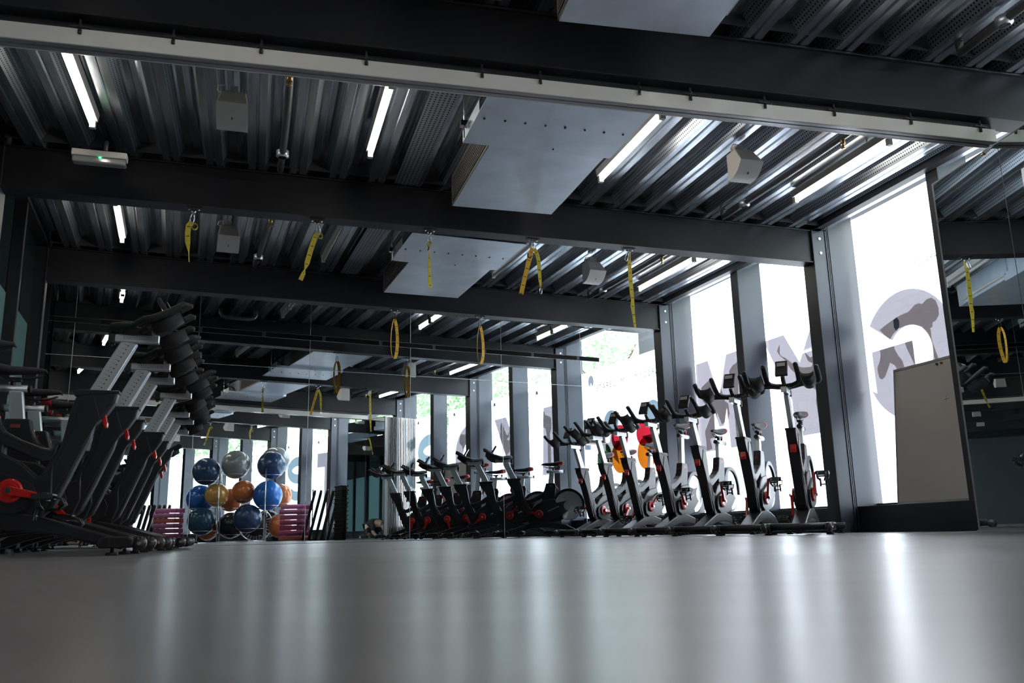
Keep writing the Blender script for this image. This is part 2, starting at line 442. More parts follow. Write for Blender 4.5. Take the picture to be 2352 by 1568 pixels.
# lettering reads correctly from the street, so from inside x runs backwards; the frame's x already runs from right to left as seen inside
def letter_shapes(ch, x0):
    """polygons of one giant letter, x0 = its left edge as read from the street; width 1.05, z .955-2.035"""
    zt, zb = 2.035, .955; w = 1.05; s = .40
    A = []
    if ch == 'M':
        A.append([(x0, zb), (x0+.02, zb), (x0+.10, zt), (x0+.36, zt), (x0+.555, 1.56), (x0+.74, zt), (x0+1.0, zt), (x0+1.09, zb), (x0+.70, zb), (x0+.68, 1.45), (x0+.60, 1.22), (x0+.50, 1.22), (x0+.42, 1.42), (x0+.40, zb)])
    elif ch == 'Y':
        A.append([(x0, zt), (x0+.41, zt), (x0+.63, 1.70), (x0+.84, zt), (x0+1.18, zt), (x0+.80, 1.33), (x0+.80, zb), (x0+.42, zb), (x0+.42, 1.31)])
    elif ch == 'T':
        A.append([(x0, zt), (x0+1.05, zt), (x0+1.05, 1.70), (x0+.72, 1.70), (x0+.72, zb), (x0+.33, zb), (x0+.33, 1.70), (x0, 1.70)])
    elif ch == 'A':
        A.append([(x0, zb), (x0+.38, zt), (x0+.70, zt), (x0+1.08, zb), (x0+.70, zb), (x0+.54, 1.62), (x0+.38, zb)])
    elif ch == 'R':
        A.append([(x0, zb), (x0, zt), (x0+.6, zt)] + smooth_arc(x0+.62, 1.70, .36, .335, 90, -90, 14) + [(x0+1.0, zb), (x0+.62, zb), (x0+.45, 1.36), (x0+.38, 1.36), (x0+.38, zb)])
    elif ch == 'G':
        o = smooth_arc(x0+.58, 1.495, .56, .565, 38, 335, 40)
        A.append(o + [(x0+1.02, 1.22), (x0+1.03, 1.60), (x0+.51, 1.60), (x0+.51, 1.375), (x0+.70, 1.375)] + smooth_arc(x0+.55, 1.49, .26, .25, 308, 40, 24))
    elif ch == 'S':
        c = [(x0+.53+.40*math.cos(R(t)), 1.705+.215*math.sin(R(t))) for t in range(22, 271, 8)] + [(x0+.53+.40*math.cos(R(t)), 1.285+.215*math.sin(R(t))) for t in range(84, -160, -8)]
        n = len(c); left = []; right = []
        for i in range(n):
            dx = c[min(i+1, n-1)][0]-c[max(i-1, 0)][0]; dz = c[min(i+1, n-1)][1]-c[max(i-1, 0)][1]; l = math.hypot(dx, dz)
            left.append((c[i][0]-dz/l*.115, c[i][1]+dx/l*.115)); right.append((c[i][0]+dz/l*.115, c[i][1]-dx/l*.115))
        A.append(left + right[::-1])
    return A
G_ATH = [[(2.593,1.779),(2.508,1.805),(2.401,1.832),(2.307,1.848),(2.217,1.852),(2.132,1.894),(2.08,1.896),(2.049,1.878),(1.986,1.906),(1.936,1.904),(1.893,1.868),(1.873,1.801),(1.879,1.741),(1.922,1.702),(1.956,1.698),(1.966,1.66),(2.03,1.65),(2.062,1.658),(2.077,1.69),(2.138,1.707),(2.196,1.723),(2.271,1.742),(2.362,1.738),(2.442,1.697),(2.48,1.656)],
         [(2.081,1.666),(1.989,1.65),(1.992,1.583),(1.985,1.523),(1.965,1.456),(1.943,1.376),(1.985,1.375),(1.994,1.429),(2.002,1.523),(2.039,1.599)],
         [(2.624,1.598),(2.436,1.598),(2.436,1.572),(2.401,1.506),(2.357,1.452),(2.344,1.398),(2.369,1.381),(2.433,1.377),(2.452,1.425),(2.51,1.463),(2.534,1.428),(2.595,1.348),(2.635,1.332),(2.67,1.355),(2.683,1.443),(2.635,1.501),(2.615,1.563)],
         [(2.301,1.598),(2.219,1.598),(2.178,1.379),(2.22,1.381),(2.249,1.462),(2.287,1.547)]]
Y_ATH = [[(1.228,1.888),(1.173,1.949),(1.189,1.832),(1.096,1.784),(.983,1.697),(.853,1.638),(.72,1.624),(.699,1.654),(.761,1.689),(.81,1.80),(.767,1.759),(.723,1.716),(.68,1.73),(.617,1.819),(.56,1.93),(.50,1.95),(.46,1.88),(.48,1.80),(.43,1.72),(.40,1.62),(.36,1.50),(.45,1.42),(.554,1.427),(.565,1.2),(.607,.958),(.678,.963),(.686,1.072),(.705,1.273),(.673,1.38),(.781,1.431),(.786,1.511),(.931,1.571),(1.026,1.647),(1.116,1.77)]]
G_TOP = [(2.405,1.828),(2.36,1.842),(2.335,1.80),(2.345,1.748),(2.385,1.722),(2.41,1.76)]
M_ATH = [[(2.709,1.641),(2.697,1.734),(2.545,1.79),(2.345,1.809),(2.287,1.641),(2.23,1.50),(2.17,1.464),(2.16,1.346),(2.201,1.277),(2.327,1.242),(2.409,1.396),(2.446,1.112),(2.586,1.102),(2.555,.98),(2.674,.965),(2.671,1.084),(2.685,1.194),(2.5,1.408),(2.693,1.57)],
         [(2.106,1.832),(2.033,1.884),(1.944,1.906),(1.893,1.973),(1.847,1.996),(1.833,1.948),(1.842,1.72),(1.918,1.702),(1.946,1.649),(1.982,1.464),(1.978,1.337),(1.971,1.147),(1.978,1.023),(2.06,.97),(2.062,1.159),(2.07,1.351),(2.049,1.602),(2.10,1.679)]]
S_ATH = [[(.60,1.93),(.66,1.97),(.72,1.93),(.70,1.85),(.74,1.70),(.66,1.62),(.60,1.58),(.52,1.62),(.50,1.76),(.56,1.86)], [(.60,1.30),(.80,1.30),(.84,1.10),(.78,.96),(.70,1.10),(.62,1.02),(.56,1.16)]]
PANES = {(-2, 0): None, (-2, 1): None, (-1, 0): 'S', (-1, 1): 'T', (0, 0): 'A', (0, 1): 'R', (1, 0): 'S', (1, 1): 'G', (2, 0): 'Y', (2, 1): 'M', (3, 0): 'logo'}
def window_bay(k):
    A, az, L = wall_frame(k)
    win = struct_empty('window_%d' % (4-k), (A.x, A.y, 0), az)
    half = L/2; top = 3.0
    # frame: sill rail, head, mullion fin with a dark inner edge
    m = MB(); m.box(0, L, -.04, .03, .20, .245).box(0, L, -.04, .03, 2.96, 3.02); m.build_each('window_frame', 'findark', win)
    if k != 3:
        m = MB(); m.box(half-.06, half+.06, 0.014, .31, .22, 3.0); m.build('mullion_fin', 'fin', win, bevel=.003)
        m = MB(); m.box(half-.062, half+.062, .308, .318, .22, 2.80); m.build('mullion_edge', 'findark', win)
    m = MB(); m.box(-.03, L+.03, -.02, .24, 0, .222); m.build('skirting_panel', 'skirt', win, bevel=.003)
    for p in (0, 1):
        if (k, p) == (3, 1): continue
        x0, x1 = (.08, half-.06) if p == 0 else (half+.06, L-.08)
        if k == 3: x0, x1 = .08, 1.50
        g = MB(); g.box(x0, x1, .0, .012, .24, 2.96); pane = g.build('glass_pane', 'glass', win)
        ft = 2.40
        f = MB(); f.add([(x0, -.02, .24), (x1, -.02, .24), (x1, -.02, ft), (x0, -.02, ft)], [(0, 1, 2, 3)]); fo = f.build('poster_film', 'film', win, recalc=False)
        ch = PANES.get((k, p)); y = -.016
        base = 0.0 if p == 0 else half
        if ch is None: continue
        tx = x0+.20 if ch != 'logo' else .50
        if ch == 'logo': tx = .56
        # small logo: grey disc with a notch, then the name
        if ch == 'logo':
            flat_poly('logo_disc', 'logopale', fo, smooth_arc(.425, 2.245, .078, .088, -72, 252, 24) + [(.410, 2.20), (.425, 2.222), (.440, 2.20)], y)
            text('logo_text', 'STARS', 'logogrey', fo, .125, .565, y, 2.075, spacing=1.3)
            text('logo_text', 'GYM', 'logopale', fo, .125, 1.015, y, 2.075, spacing=1.3)
            flat_poly('logo_circle', 'fcircle', fo, smooth_arc(.93, 1.58, .19, .165, 0, 350, 32), y)
            flat_poly('logo_circle', 'fred', fo, smooth_arc(1.13, 1.33, .21, .18, 0, 350, 32), y+.0015)
            flat_poly('logo_circle', 'forange', fo, smooth_arc(1.12, 1.06, .22, .22, 0, 350, 32), y+.001)
            flat_poly('logo_circle', 'fgreen', fo, smooth_arc(.72, 1.06, .20, .24, 0, 350, 32), y+.0005)
            st = []
            for i in range(10):
                a = R(90+36*i); rr = .29 if i % 2 == 0 else .115
                st.append((.93+rr*math.cos(a), 1.20+rr*math.sin(a)*1.02))
            flat_poly('logo_star', 'fstar', fo, st, y+.003)
            text('notice', 'P', 'fcircle', fo, .10, .36, y, .98)
        else:
            lx = base + (.30 if p == 0 else .30)
            flat_poly('logo_disc', 'logogrey', fo, smooth_arc(base+.275, 2.30, .036, .042, -70, 250, 16) + [(base+.275, 2.292)], y)
            text('logo_text', 'STARS', 'logogrey', fo, .060, base+.325, y, 2.225, spacing=1.2)
            text('logo_text', 'GYM', 'logopale', fo, .060, base+.522, y, 2.225, spacing=1.2)
            X = {('M'): 1.785, ('Y'): .26, ('G'): 1.70}.get(ch, base+.24)
            if (k, p) in ((-1, 0), (0, 0)): X = base + .24
            mt = 'letterblue' if ch == 'S' else 'letter'
            for poly in letter_shapes(ch, X):
                lo = flat_poly('letter_print', mt, fo, poly, y)
            ath = {'G': G_ATH, 'Y': Y_ATH, 'M': M_ATH}.get(ch, [])
            for poly in ath: flat_poly('athlete_print', 'athlete' if ch != 'S' else 'logogrey', fo, poly, y+.0015)
            if ch == 'G': flat_poly('athlete_print', 'letterblue', fo, G_TOP, y+.0025)
            # fine print lines and round hole stickers near the bottom
            text('small_print', 'www.starsgym.es', 'fcircle', fo, .030, base+.40, y, .70, spacing=1.1)
            r_ = MB(); r_.cyl((base+.42, y, .66-.20), .03, .002, 'y', 16); r_.build('hole_sticker', 'logogrey', fo)
    # steel trim under the deck edge and above the glass
    t = MB(); t.box(-.05, L+.05, .34, .42, 2.775, 2.87); t.build('head_trim', 'steel', win, bevel=.003)
    return win
for k in range(-4, 4): window_bay(k)

# ------------------------------------------------------------------ dark glass wall on the left
def left_bay(k):
    A = P(RL-.10, k); B = P(RL-.10, k+1); d = B-A; L = d.length
    win = struct_empty('wall_left' if k == 3 else 'window_%d' % (12-k), (A.x, A.y, 0), math.atan2(d.y, d.x))
    half = L/2                                                    # y < 0 is the room side here
    m = MB(); m.box(0, L, 0, .02, 0, 3.0); m.build('dark_pane', 'darkglass', win)
    m = MB()
    for x0, x1 in ((.09, half-.03), (half+.03, L-.09)): m.box(x0, x1, -.004, -.001, .24, 2.0)
    m.build_each('frosted_film', 'teal', win)
    m = MB(); m.box(half-.03, half+.03, -.09, -.001, 0, 2.78); m.build('mullion_fin', 'steel', win, bevel=.003)
    m = MB(); m.box(0, L, -.06, .02, 0, .222); m.build('skirting_panel', 'skirt', win)
    m = MB(); m.box(-.05, L+.05, -.10, .02, 2.775, 2.87); m.build('head_trim', 'steel', win)
for k in range(-4, 4): left_bay(k)

# ------------------------------------------------------------------ big mirror across the end of the room
def build_mirror():
    # origin where the second seam meets the floor; x runs right along the mirror, y points away behind it
    s0 = Vector((-.528*U, 4.34*U, 0)); s0 = s0 - MN*(s0.dot(MN)-MD)
    rz = math.atan2(MT.y, MT.x); pw = .5145*U
    t = thing('wall_mirror', 'wall-wide mirror of butted panels closing the far end of the room', 'mirror', (s0.x, s0.y, 0), rz)
    xl, xr = -3.52*pw, 2.74*pw
    rows = [(0.004, 1.967), (1.973, 2.322), (2.378, 2.775)]
    seams = [-3.52*pw, -3*pw, -2*pw, -pw, 0, pw, 1.965*pw, 2.74*pw]
    for i in range(len(seams)-1):
        for z0, z1 in rows:
            m = MB(); m.box(seams[i]+.003, seams[i+1]-.003, 0, .005, z0, z1); m.build('mirror_panel', 'mirror', t)
    m = MB(); m.box(xl, xr, .006, .02, 0, 2.78); m.build('backing', 'mirrorback', t)
    # black slot rail let into the joint
    m = MB(); m.box(-2.80*pw, 2.20*pw, -.003, .006, 2.322, 2.378); m.build('slot_rail', 'slotblack', t)
    for a, b in ((xl+.003, -2.80*pw-.003), (2.20*pw+.003, xr-.003)):
        m = MB(); m.box(a, b, 0, .005, 2.325, 2.375); m.build('mirror_panel', 'mirror', t)
    for x in seams[1:-1]:
        for z0, z1 in rows:
            m = MB(); m.box(x-.0022, x+.0022, -.001, .006, z0, z1); m.build('joint_strip', 'silver', t)
    m = MB(); m.box(xl, xr, -.001, .006, 1.968, 1.972); m.build('joint_strip', 'silver', t)
    for i in range(9):
        m = MB(); x = -2.55*pw+i*.56*pw; m.box(x-.02, x+.02, -.0045, -.003, 2.325, 2.375); m.build('slot_clip', 'findark', t)
    m = MB()
    for z in (2.3205, 2.3795): m.box(-2.80*pw, 2.20*pw, -.004, .002, z-.001, z+.001)
    m.build_each('slot_trim', 'railgrey', t)
    m = MB(); m.box(xl-.3, xr+.3, .03, .15, 0, 3.05); w = m.build('wall_back', 'wall', None, (s0.x, s0.y, 0), rz); struct(w)
build_mirror()
def call_panel():
    s0 = Vector((-.528*U, 4.34*U, 0)); s0 = s0 - MN*(s0.dot(MN)-MD); p = s0 + MT*2.60 - MN*.003
    t = thing('wall_panel', 'small black panel in a white frame fixed to the right end of the mirror', 'control panel', (p.x, p.y, 1.19), math.atan2(MT.y, MT.x))
    for a in ((-.155, .155, .30, .325), (-.155, .155, 0, .02), (-.155, -.135, 0, .325), (.135, .155, 0, .325)):
        m = MB(); m.box(a[0], a[1], -.022, -.001, a[2], a[3]); m.build('frame_strip', 'white', t)
    m = MB(); m.box(-.135, .135, -.012, -.002, .02, .30); m.build('panel_face', 'black', t)
    m = MB(); m.cyl((-.105, -.016, .265), .012, .008, 'y', 12); m.build('button', 'white', t)
    m = MB(); m.box(-.155, -.075, -.006, -.001, -.075, -.01); sg = m.build('label_plate', 'white', t)
    m = MB(); m.box(-.132, -.100, -.008, -.0055, -.065, -.022); m.build('pictogram', 'ball_blue', sg)
    m = MB(); m.box(.07, .15, -.010, -.001, -.085, -.005); m.build('socket_plate', 'railgrey', t)
call_panel()
def rear_wall():
    A = P(RL-.6, -4); B = P(RR+.5, -4); d = B-A
    m = MB(); m.box(0, d.length, -.25, 0, 0, 3.05); struct(m.build('wall_front', 'wall', None, (A.x, A.y, 0), math.atan2(d.y, d.x)))
rear_wall()

# ------------------------------------------------------------------ folding partition: side mirror, stack of panels, overhead rail
def side_stack():
    a = R(8.5); u = Vector((math.cos(a), math.sin(a), 0)); tdir = Vector((math.sin(a), -math.cos(a), 0))
    c = Vector((1.211*U, 2.316*U, 0)); c = c - u*(c.dot(u) - 1.54*U)
    # local x = away from the room (u), y = towards the big mirror (-tdir)
    t = thing('folding_partition', 'stack of folded partition panels with mirrored face beside the right windows', 'partition', (c.x, c.y, 0), a)
    W_, H = 1.32, 2.335
    m = MB(); m.box(0, .045, -W_, -.0, .012, H); m.build('frame', 'railgrey', t)
    m = MB()
    m.box(-.004, -.001, -W_+.02, -W_/2-.003+.0, .03, H-.01).box(-.004, -.001, -W_/2+.003, -.022, .03, H-.01); m.build_each('mirror_face', 'mirror', t)
    n = 9
    for i in range(n):
        x = .052 + i*.076
        m = MB(); m.box(x, x+.066, -W_+.03*(i % 2), -.015*(i % 3), .02, H-.005)
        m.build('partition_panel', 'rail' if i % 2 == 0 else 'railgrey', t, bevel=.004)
        m = MB(); m.box(x+.020, x+.030, -.010*(i % 3), .006, .02, H-.005).box(x+.050, x+.062, -.010*(i % 3), .012, .02, H-.005); m.build_each('edge_profile', 'chrome', t)
    # bottom seal strip
    m = MB(); m.box(-.012, .0, -W_, 0, 0, .014); m.build('floor_seal', 'silver', t)
    return c, u
SC, SU = side_stack()
def sliding_rail():
    zb, zt = 2.328, 2.412; s = P(RL, 1, .05); a = ang(1); d = Vector((math.cos(a), math.sin(a)))
    q8 = Vector((math.cos(R(8.5)), math.sin(R(8.5)))); L = (1.54*U - s.dot(q8))/d.dot(q8) - .008
    t = thing('sliding_rail', 'long cream rail for the folding partition hung under the nearest beam', 'rail', (s.x, s.y, zb), a)
    h = zt-zb
    m = MB(); m.box(0, L, 0, .012, .0, h).box(0, L, .012, .095, h-.01, h).box(0, L, .083, .095, 0, h); m.build('rail_face', 'rail', t, bevel=.003)
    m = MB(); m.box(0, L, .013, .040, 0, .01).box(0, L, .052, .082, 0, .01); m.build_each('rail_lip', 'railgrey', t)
    m = MB(); m.box(0, L, .040, .052, .006, .03); m.build('rail_slot', 'findark', t)
    m = MB(); m.box(0, L, .030, .080, h+.001, ZB-zb-.001); m.build('brush_seal', 'findark', t)
    for x_r in (12.45, 12.637, 12.808, 12.977, 13.19, 13.439, 13.571, 13.806, 13.933, 14.125, 14.312, 14.529, 14.735):
        x = x_r*U - RL
        if not (.05 < x < L-.05): continue
        m = MB(); m.box(x-.045, x+.045, -.014, .028, h+.001, h+.007).box(x-.005, x+.005, -.008, .002, h-.022, ZB-zb-.001).cyl((x, -.006, h-.02), .009, .02, 'z', 6).cyl((x, -.006, h+.014), .010, .012, 'z', 6)
        m.build('hanger_bracket', 'findark', t)
sliding_rail()

# ------------------------------------------------------------------ ceiling equipment
def tube_light(r, k, lit, label, ks=(.30, .715), end=False):
    k0, k1 = k+ks[0], k+ks[1]
    r = r*U; p = P(r, k+.5); L = r*R(DA)*(k1-k0); off = r*R(DA)*((k0+k1)/2-(k+.5))
    a = ang(k+.5); c = Vector((p.x-off*math.sin(a), p.y+off*math.cos(a)))
    t = thing('tube_light', label, 'light', (c.x, c.y, 2.66), a, 'batten tube lights between the ceiling ribs')
    m = MB(); m.prism([(-.035, .105), (.035, .105), (.028, .05), (-.028, .05)], -L/2, L/2, 'y'); m.build('batten', 'batten', t, bevel=.003)
    m = MB(); m.box(-.018, .018, -L/2-.004, -L/2+.03, .0, .06).box(-.018, .018, L/2-.03, L/2+.004, .0, .06); m.build_each('end_cap', 'batten', t, bevel=.003)
    m = MB(); m.cyl((0, 0, .022), .0165, L-.07, 'y', 12); m.build('tube', 'tube' if lit else 'tubeoff', t)
    m = MB(); m.cyl((.0, -L*.3, .115), .006, .02, 'z', 6).cyl((0, L*.3, .115), .006, .02, 'z', 6); m.build_each('fixing', 'chrome', t)
POSW = ['leftmost', 'left of the duct unit', 'right of the duct unit', 'rightmost']
BAYW = {1: 'between the nearest and second beams', 2: 'between the second and third beams', 0: 'in the bay over the camera', -1: 'one bay behind the camera', -2: 'two bays behind the camera', 3: 'between the last beam and the mirror', -3: 'three bays behind the camera', -4: 'at the far rear end'}
for k in (-3, -2, -1, 0, 1, 2, 3):
    for i, r in enumerate((12.535, 13.277, 14.01, 14.735)):
        lit = not (k == 2 and i in (1, 2)) and not (k == 3 and i == 1) and k not in (-3,)
        ks = (.30, .715)
        if k == 3:
            # stops at the mirror: find where this radius meets the mirror plane
            hit = 0
            for j in range(100):
                q = P(r*U, 3+j/100)
                if q.x*MN.x + q.y*MN.y > MD-.035: hit = j/100; break
            ks = (.36 - .02, hit)
            if ks[1]-ks[0] < .05: ks = (hit-.12, hit)
        tube_light(r, k, lit, '%s %s ceiling tube light, %s' % (POSW[i], 'lit' if lit else 'unlit', BAYW[k]), ks)

def duct_unit(k, label):
    """fan coil unit: deep box with louvred side and a wider plate at its near end"""
    r0, r1 = 13.565*U, 13.90*U; rc = (r0+r1)/2; zb = (1.03+.0245)*U
    p = P(rc, k+.5); a = ang(k+.5); w = (r1-r0)/2; kk = lambda q: rc*R(DA)*(q-.5)
    t = thing('duct_unit', label, 'air conditioning unit', (p.x, p.y, zb), a)
    y0, y1, yn = kk(.42), kk(.875), kk(.12); H = 2.78-zb
    m = MB(); m.box(-w, w, y0, y1, 0, .004).box(-w+.015, w-.004, y0, y1, .02, H).box(w-.004, w, y0, y1, 0, H).box(-w, w, y1-.004, y1, 0, H); m.build('casing', 'duct', t, bevel=.002)
    m = MB()
    for i in range(9):
        z = .035+i*(H-.05)/9; m.box(-w-.012, -w+.010, y0+.02, y1-.02, z, z+.006, Matrix.Rotation(R(-35), 3, 'Y'))
    m.box(-w-.006, -w, y0, y0+.02, .0, H).box(-w-.006, -w, y1-.02, y1, .0, H).box(-w-.006, -w, y0, y1, H-.02, H).box(-w-.006, -w, y0, y1, 0, .02); m.build('louvre', 'louvre', t)
    m = MB(); m.box(-w+.011, -w+.014, y0+.01, y1-.01, .01, H-.01); m.build('louvre_backing', 'findark', t)
    m = MB(); m.box(-w-.19, w+.02, yn, y0+.012, -.030, -.026).box(-w-.19, -w-.186, yn+.35, y0+.012, -.026, .05).box(w+.016, w+.02, yn, y0+.012, -.026, .06)
    m.box(-w-.19, w+.02, y0+.008, y0+.012, -.026, .0); m.build('cover_plate', 'duct', t)
    m = MB()
    for i in range(8): m.cyl((-w-.14+i*(2*w+.10)/7, (yn*.45+y0*.55), -.033), .007, .008, 'z', 6)
    m.cyl((0, y0-.04, -.033), .006, .008, 'z', 6); m.build_each('rivet', 'findark', t)
    m = MB(); m.box(-w+.02, w-.02, yn, y0, .0, H-.02); m.build('fan_housing', 'duct', t, bevel=.004)
    m = MB(); m.tube([(-w-.03, yn+.25, .12), (-w-.05, yn+.32, .14), (-w-.05, yn+.45, .10), (-w-.02, yn+.5, .05)], .022, 10)
    m.tube([(-w-.08, yn+.3, .2), (-w-.10, yn+.36, .16), (-w-.09, yn+.42, .18)], .012, 8); m.build_each('pipework', 'pipe', t)
    m = MB(); m.cyl((-w-.22, y0-.16, .10), .005, .36, 'z', 6).box(-w-.245, -w-.195, y0-.18, y0-.14, -.005, .03); m.build('hanger_rod', 'chrome', t)
    m = MB(); m.box(w+.004, w+.03, y0-.02, y1-.15, .03, .05); m.build('side_trim', 'batten', t)
for k in (-2, -1, 0, 1, 2):
    duct_unit(k, {1: 'galvanised duct unit hanging between the nearest and second beams, largest in view', 2: 'galvanised duct unit between second and third beams', 0: 'galvanised duct unit cut off by the top edge, over the camera',
                  -1: 'galvanised duct unit behind the camera, first seen in the mirror', -2: 'galvanised duct unit two bays behind the camera, seen in mirror'}[k])

def speaker(r, k, face, label):
    p = P(r*U, k+.45); a = ang(k+.5)
    t = thing('ceiling_speaker', label, 'speaker', (p.x, p.y, 2.558), a, 'white loudspeakers under the ceiling ribs')
    w = .125
    m = MB()
    # wedge cabinet leaning out over a bowed grille; y towards the camera is negative
    for sx in (0,):
        prof = [(-.02, .20), (.10, .20), (.13, .03), (-.09, -.015)]
        m.add([(-w*.8, -.02, .20), (w*.8, -.02, .20), (w*.8, .14, .20), (-w*.8, .14, .20), (-w, -.16, .03), (w, -.16, .03), (w, .10, -.10), (-w, .10, -.10)],
              [(3, 2, 1, 0), (0, 1, 5, 4), (1, 2, 6, 5), (2, 3, 7, 6), (3, 0, 4, 7), (4, 5, 6, 7)])
    m.build('cabinet', 'white', t, bevel=.006)
    m = MB(); n = 8
    vs = []
    for i in range(n+1):
        u = i/n; b = .045*math.sin(PI*u)
        y = -.16+.26*u - b*.45; z = .03-.13*u - b*.9
        vs += [(-w, y, z), (w, y, z)]
    m.add(vs, [(2*i, 2*i+1, 2*i+3, 2*i+2) for i in range(n)], True)
    m.add([vs[2*i] for i in range(n+1)], [tuple(range(n+1))]); m.add([vs[2*i+1] for i in range(n+1)], [tuple(range(n+1))])
    m.build('grille', 'white', t)
    m = MB(); m.box(-.004, .004, -.075, -.055, -.075, -.06); m.build('badge', 'tick', t)
    m = MB(); m.box(-.07, .07, .02, .10, .205, .225).box(-.07, -.064, .02, .10, .205, .26).box(.064, .07, .02, .10, .205, .26).box(-.03, .03, .04, .08, .225, .285); m.build('bracket', 'batten', t)
    m = MB(); m.tube([(-.09, .03, .20), (-.13, .0, .21), (-.12, -.03, .24), (-.07, .0, .26)], .006, 6); m.build('cable', 'white', t)
    for o in [x for x in COL.objects if x.parent == t]:
        for v in o.data.vertices: v.co *= .72
SPW = {(12.9, 1): 'white wedge speaker upper left, between nearest and second beams', (12.9, 2): 'white wedge speaker on the left between second and third beams',
       (14.35, 1): 'white wedge speaker upper right, nearest the big windows', (14.35, 2): 'white wedge speaker in the centre right, beyond the second beam'}
for k in (-2, -1, 0, 1, 2):
    for r in (12.9, 14.35):
        lb = SPW.get((r, k)) or 'white wedge speaker on the %s side, %s' % ('glass' if r < 13 else 'street', BAYW[k])
        speaker(r, k, 0, lb)

def ceiling_pipe(r, label, k):
    """pipe of one bay: level run with a dropped coupling at each end, just clear of the beams"""
    p = P(r*U, k+.5); pts = []
    t = thing('sprinkler_pipe', label, 'pipe', (p.x, p.y, 2.72), 0, 'grey sprinkler pipes between the beams')
    for i in range(9):
        q = P(r*U, k+.11+.81*i/8); pts.append((q.x-p.x, q.y-p.y, 0))
    pts = [(pts[0][0], pts[0][1], .06)] + pts + [(pts[-1][0], pts[-1][1], .06)]
    m = MB(); m.tube(pts, .024, 10); m.build('pipe_run', 'pipe', t)
    q = P(r*U, k+.33); m = MB(); m.cyl((q.x-p.x, q.y-p.y, -.03), .016, .05, 'z', 12).lathe([(.001, -.085), (.018, -.084), (.018, -.080), (.006, -.078), (.006, -.05)], (q.x-p.x, q.y-p.y, 0), 'z', 12); m.build('sprinkler_head', 'brass', t)
    q = P(r*U, k+.80); m = MB(); m.lathe([(.03, -.03), (.046, -.02), (.046, .02), (.03, .03)], (q.x-p.x, q.y-p.y, 0), 'z', 12); m.build('coupling', 'silver', t)
for k in (0, 1, 2):
    ceiling_pipe(13.034, 'grey sprinkler pipe left of the duct unit, ' + BAYW[k], k)
    ceiling_pipe(14.60, 'grey sprinkler pipe near the windows, ' + BAYW[k], k)
def cross_pipe():
    p = P(13.05*U, 3.25); a = ang(3.25)
    m = MB(); m.tube([(-.14, .0, .05), (-.14, 0, -.0), (-.12, 0, -.03), (-.07, 0, -.045), (.20, 0, -.045), (.25, 0, -.03), (.27, 0, 0), (.27, 0, .06)], .026, 12)
    o = m.build('pipe_bend', 'pipe', None, (p.x, p.y, 2.71), a); tag(o, 'grey U-shaped pipe loop under the decking just before the mirror', 'pipe')
cross_pipe()
def perf_strip(k):
    p = P(13.43*U, k+.5); a = ang(k+.5); L = 13.43*U*R(DA)
    m = MB(); m.box(-.09, .09, -L/2+.22, L/2-.05, -.004, 0); o = m.build('perforated_sheet', 'perf', None, (p.x, p.y, 2.782), a)
    tag(o, 'perforated metal sheet strip beside the duct unit, ' + BAYW[k], 'ceiling panel', 'perforated sheets beside the duct units')
for k in (1, 2, 0): perf_strip(k)
def emergency():
    p = P(12.543*U, 1.83); a = ang(1.83)
    t = thing('emergency_light', 'rectangular emergency light with green indicator under the leftmost tube', 'emergency light', (p.x, p.y, 2.54), a)
    m = MB(); m.box(-.17, .17, -.05, .03, .03, .075); m.build('body', 'white', t, bevel=.006)
    m = MB(); m.box(-.165, .165, -.045, .025, -.015, .03); m.build('diffuser', 'lens', t, bevel=.012)
    m = MB(); m.box(.0, .014, -.053, -.049, .018, .026); m.build('indicator', 'greenled', t)
    m = MB(); m.cyl((.03, 0, .12), .014, .09, 'z', 8); m.build('stem', 'pipe', t)
emergency()

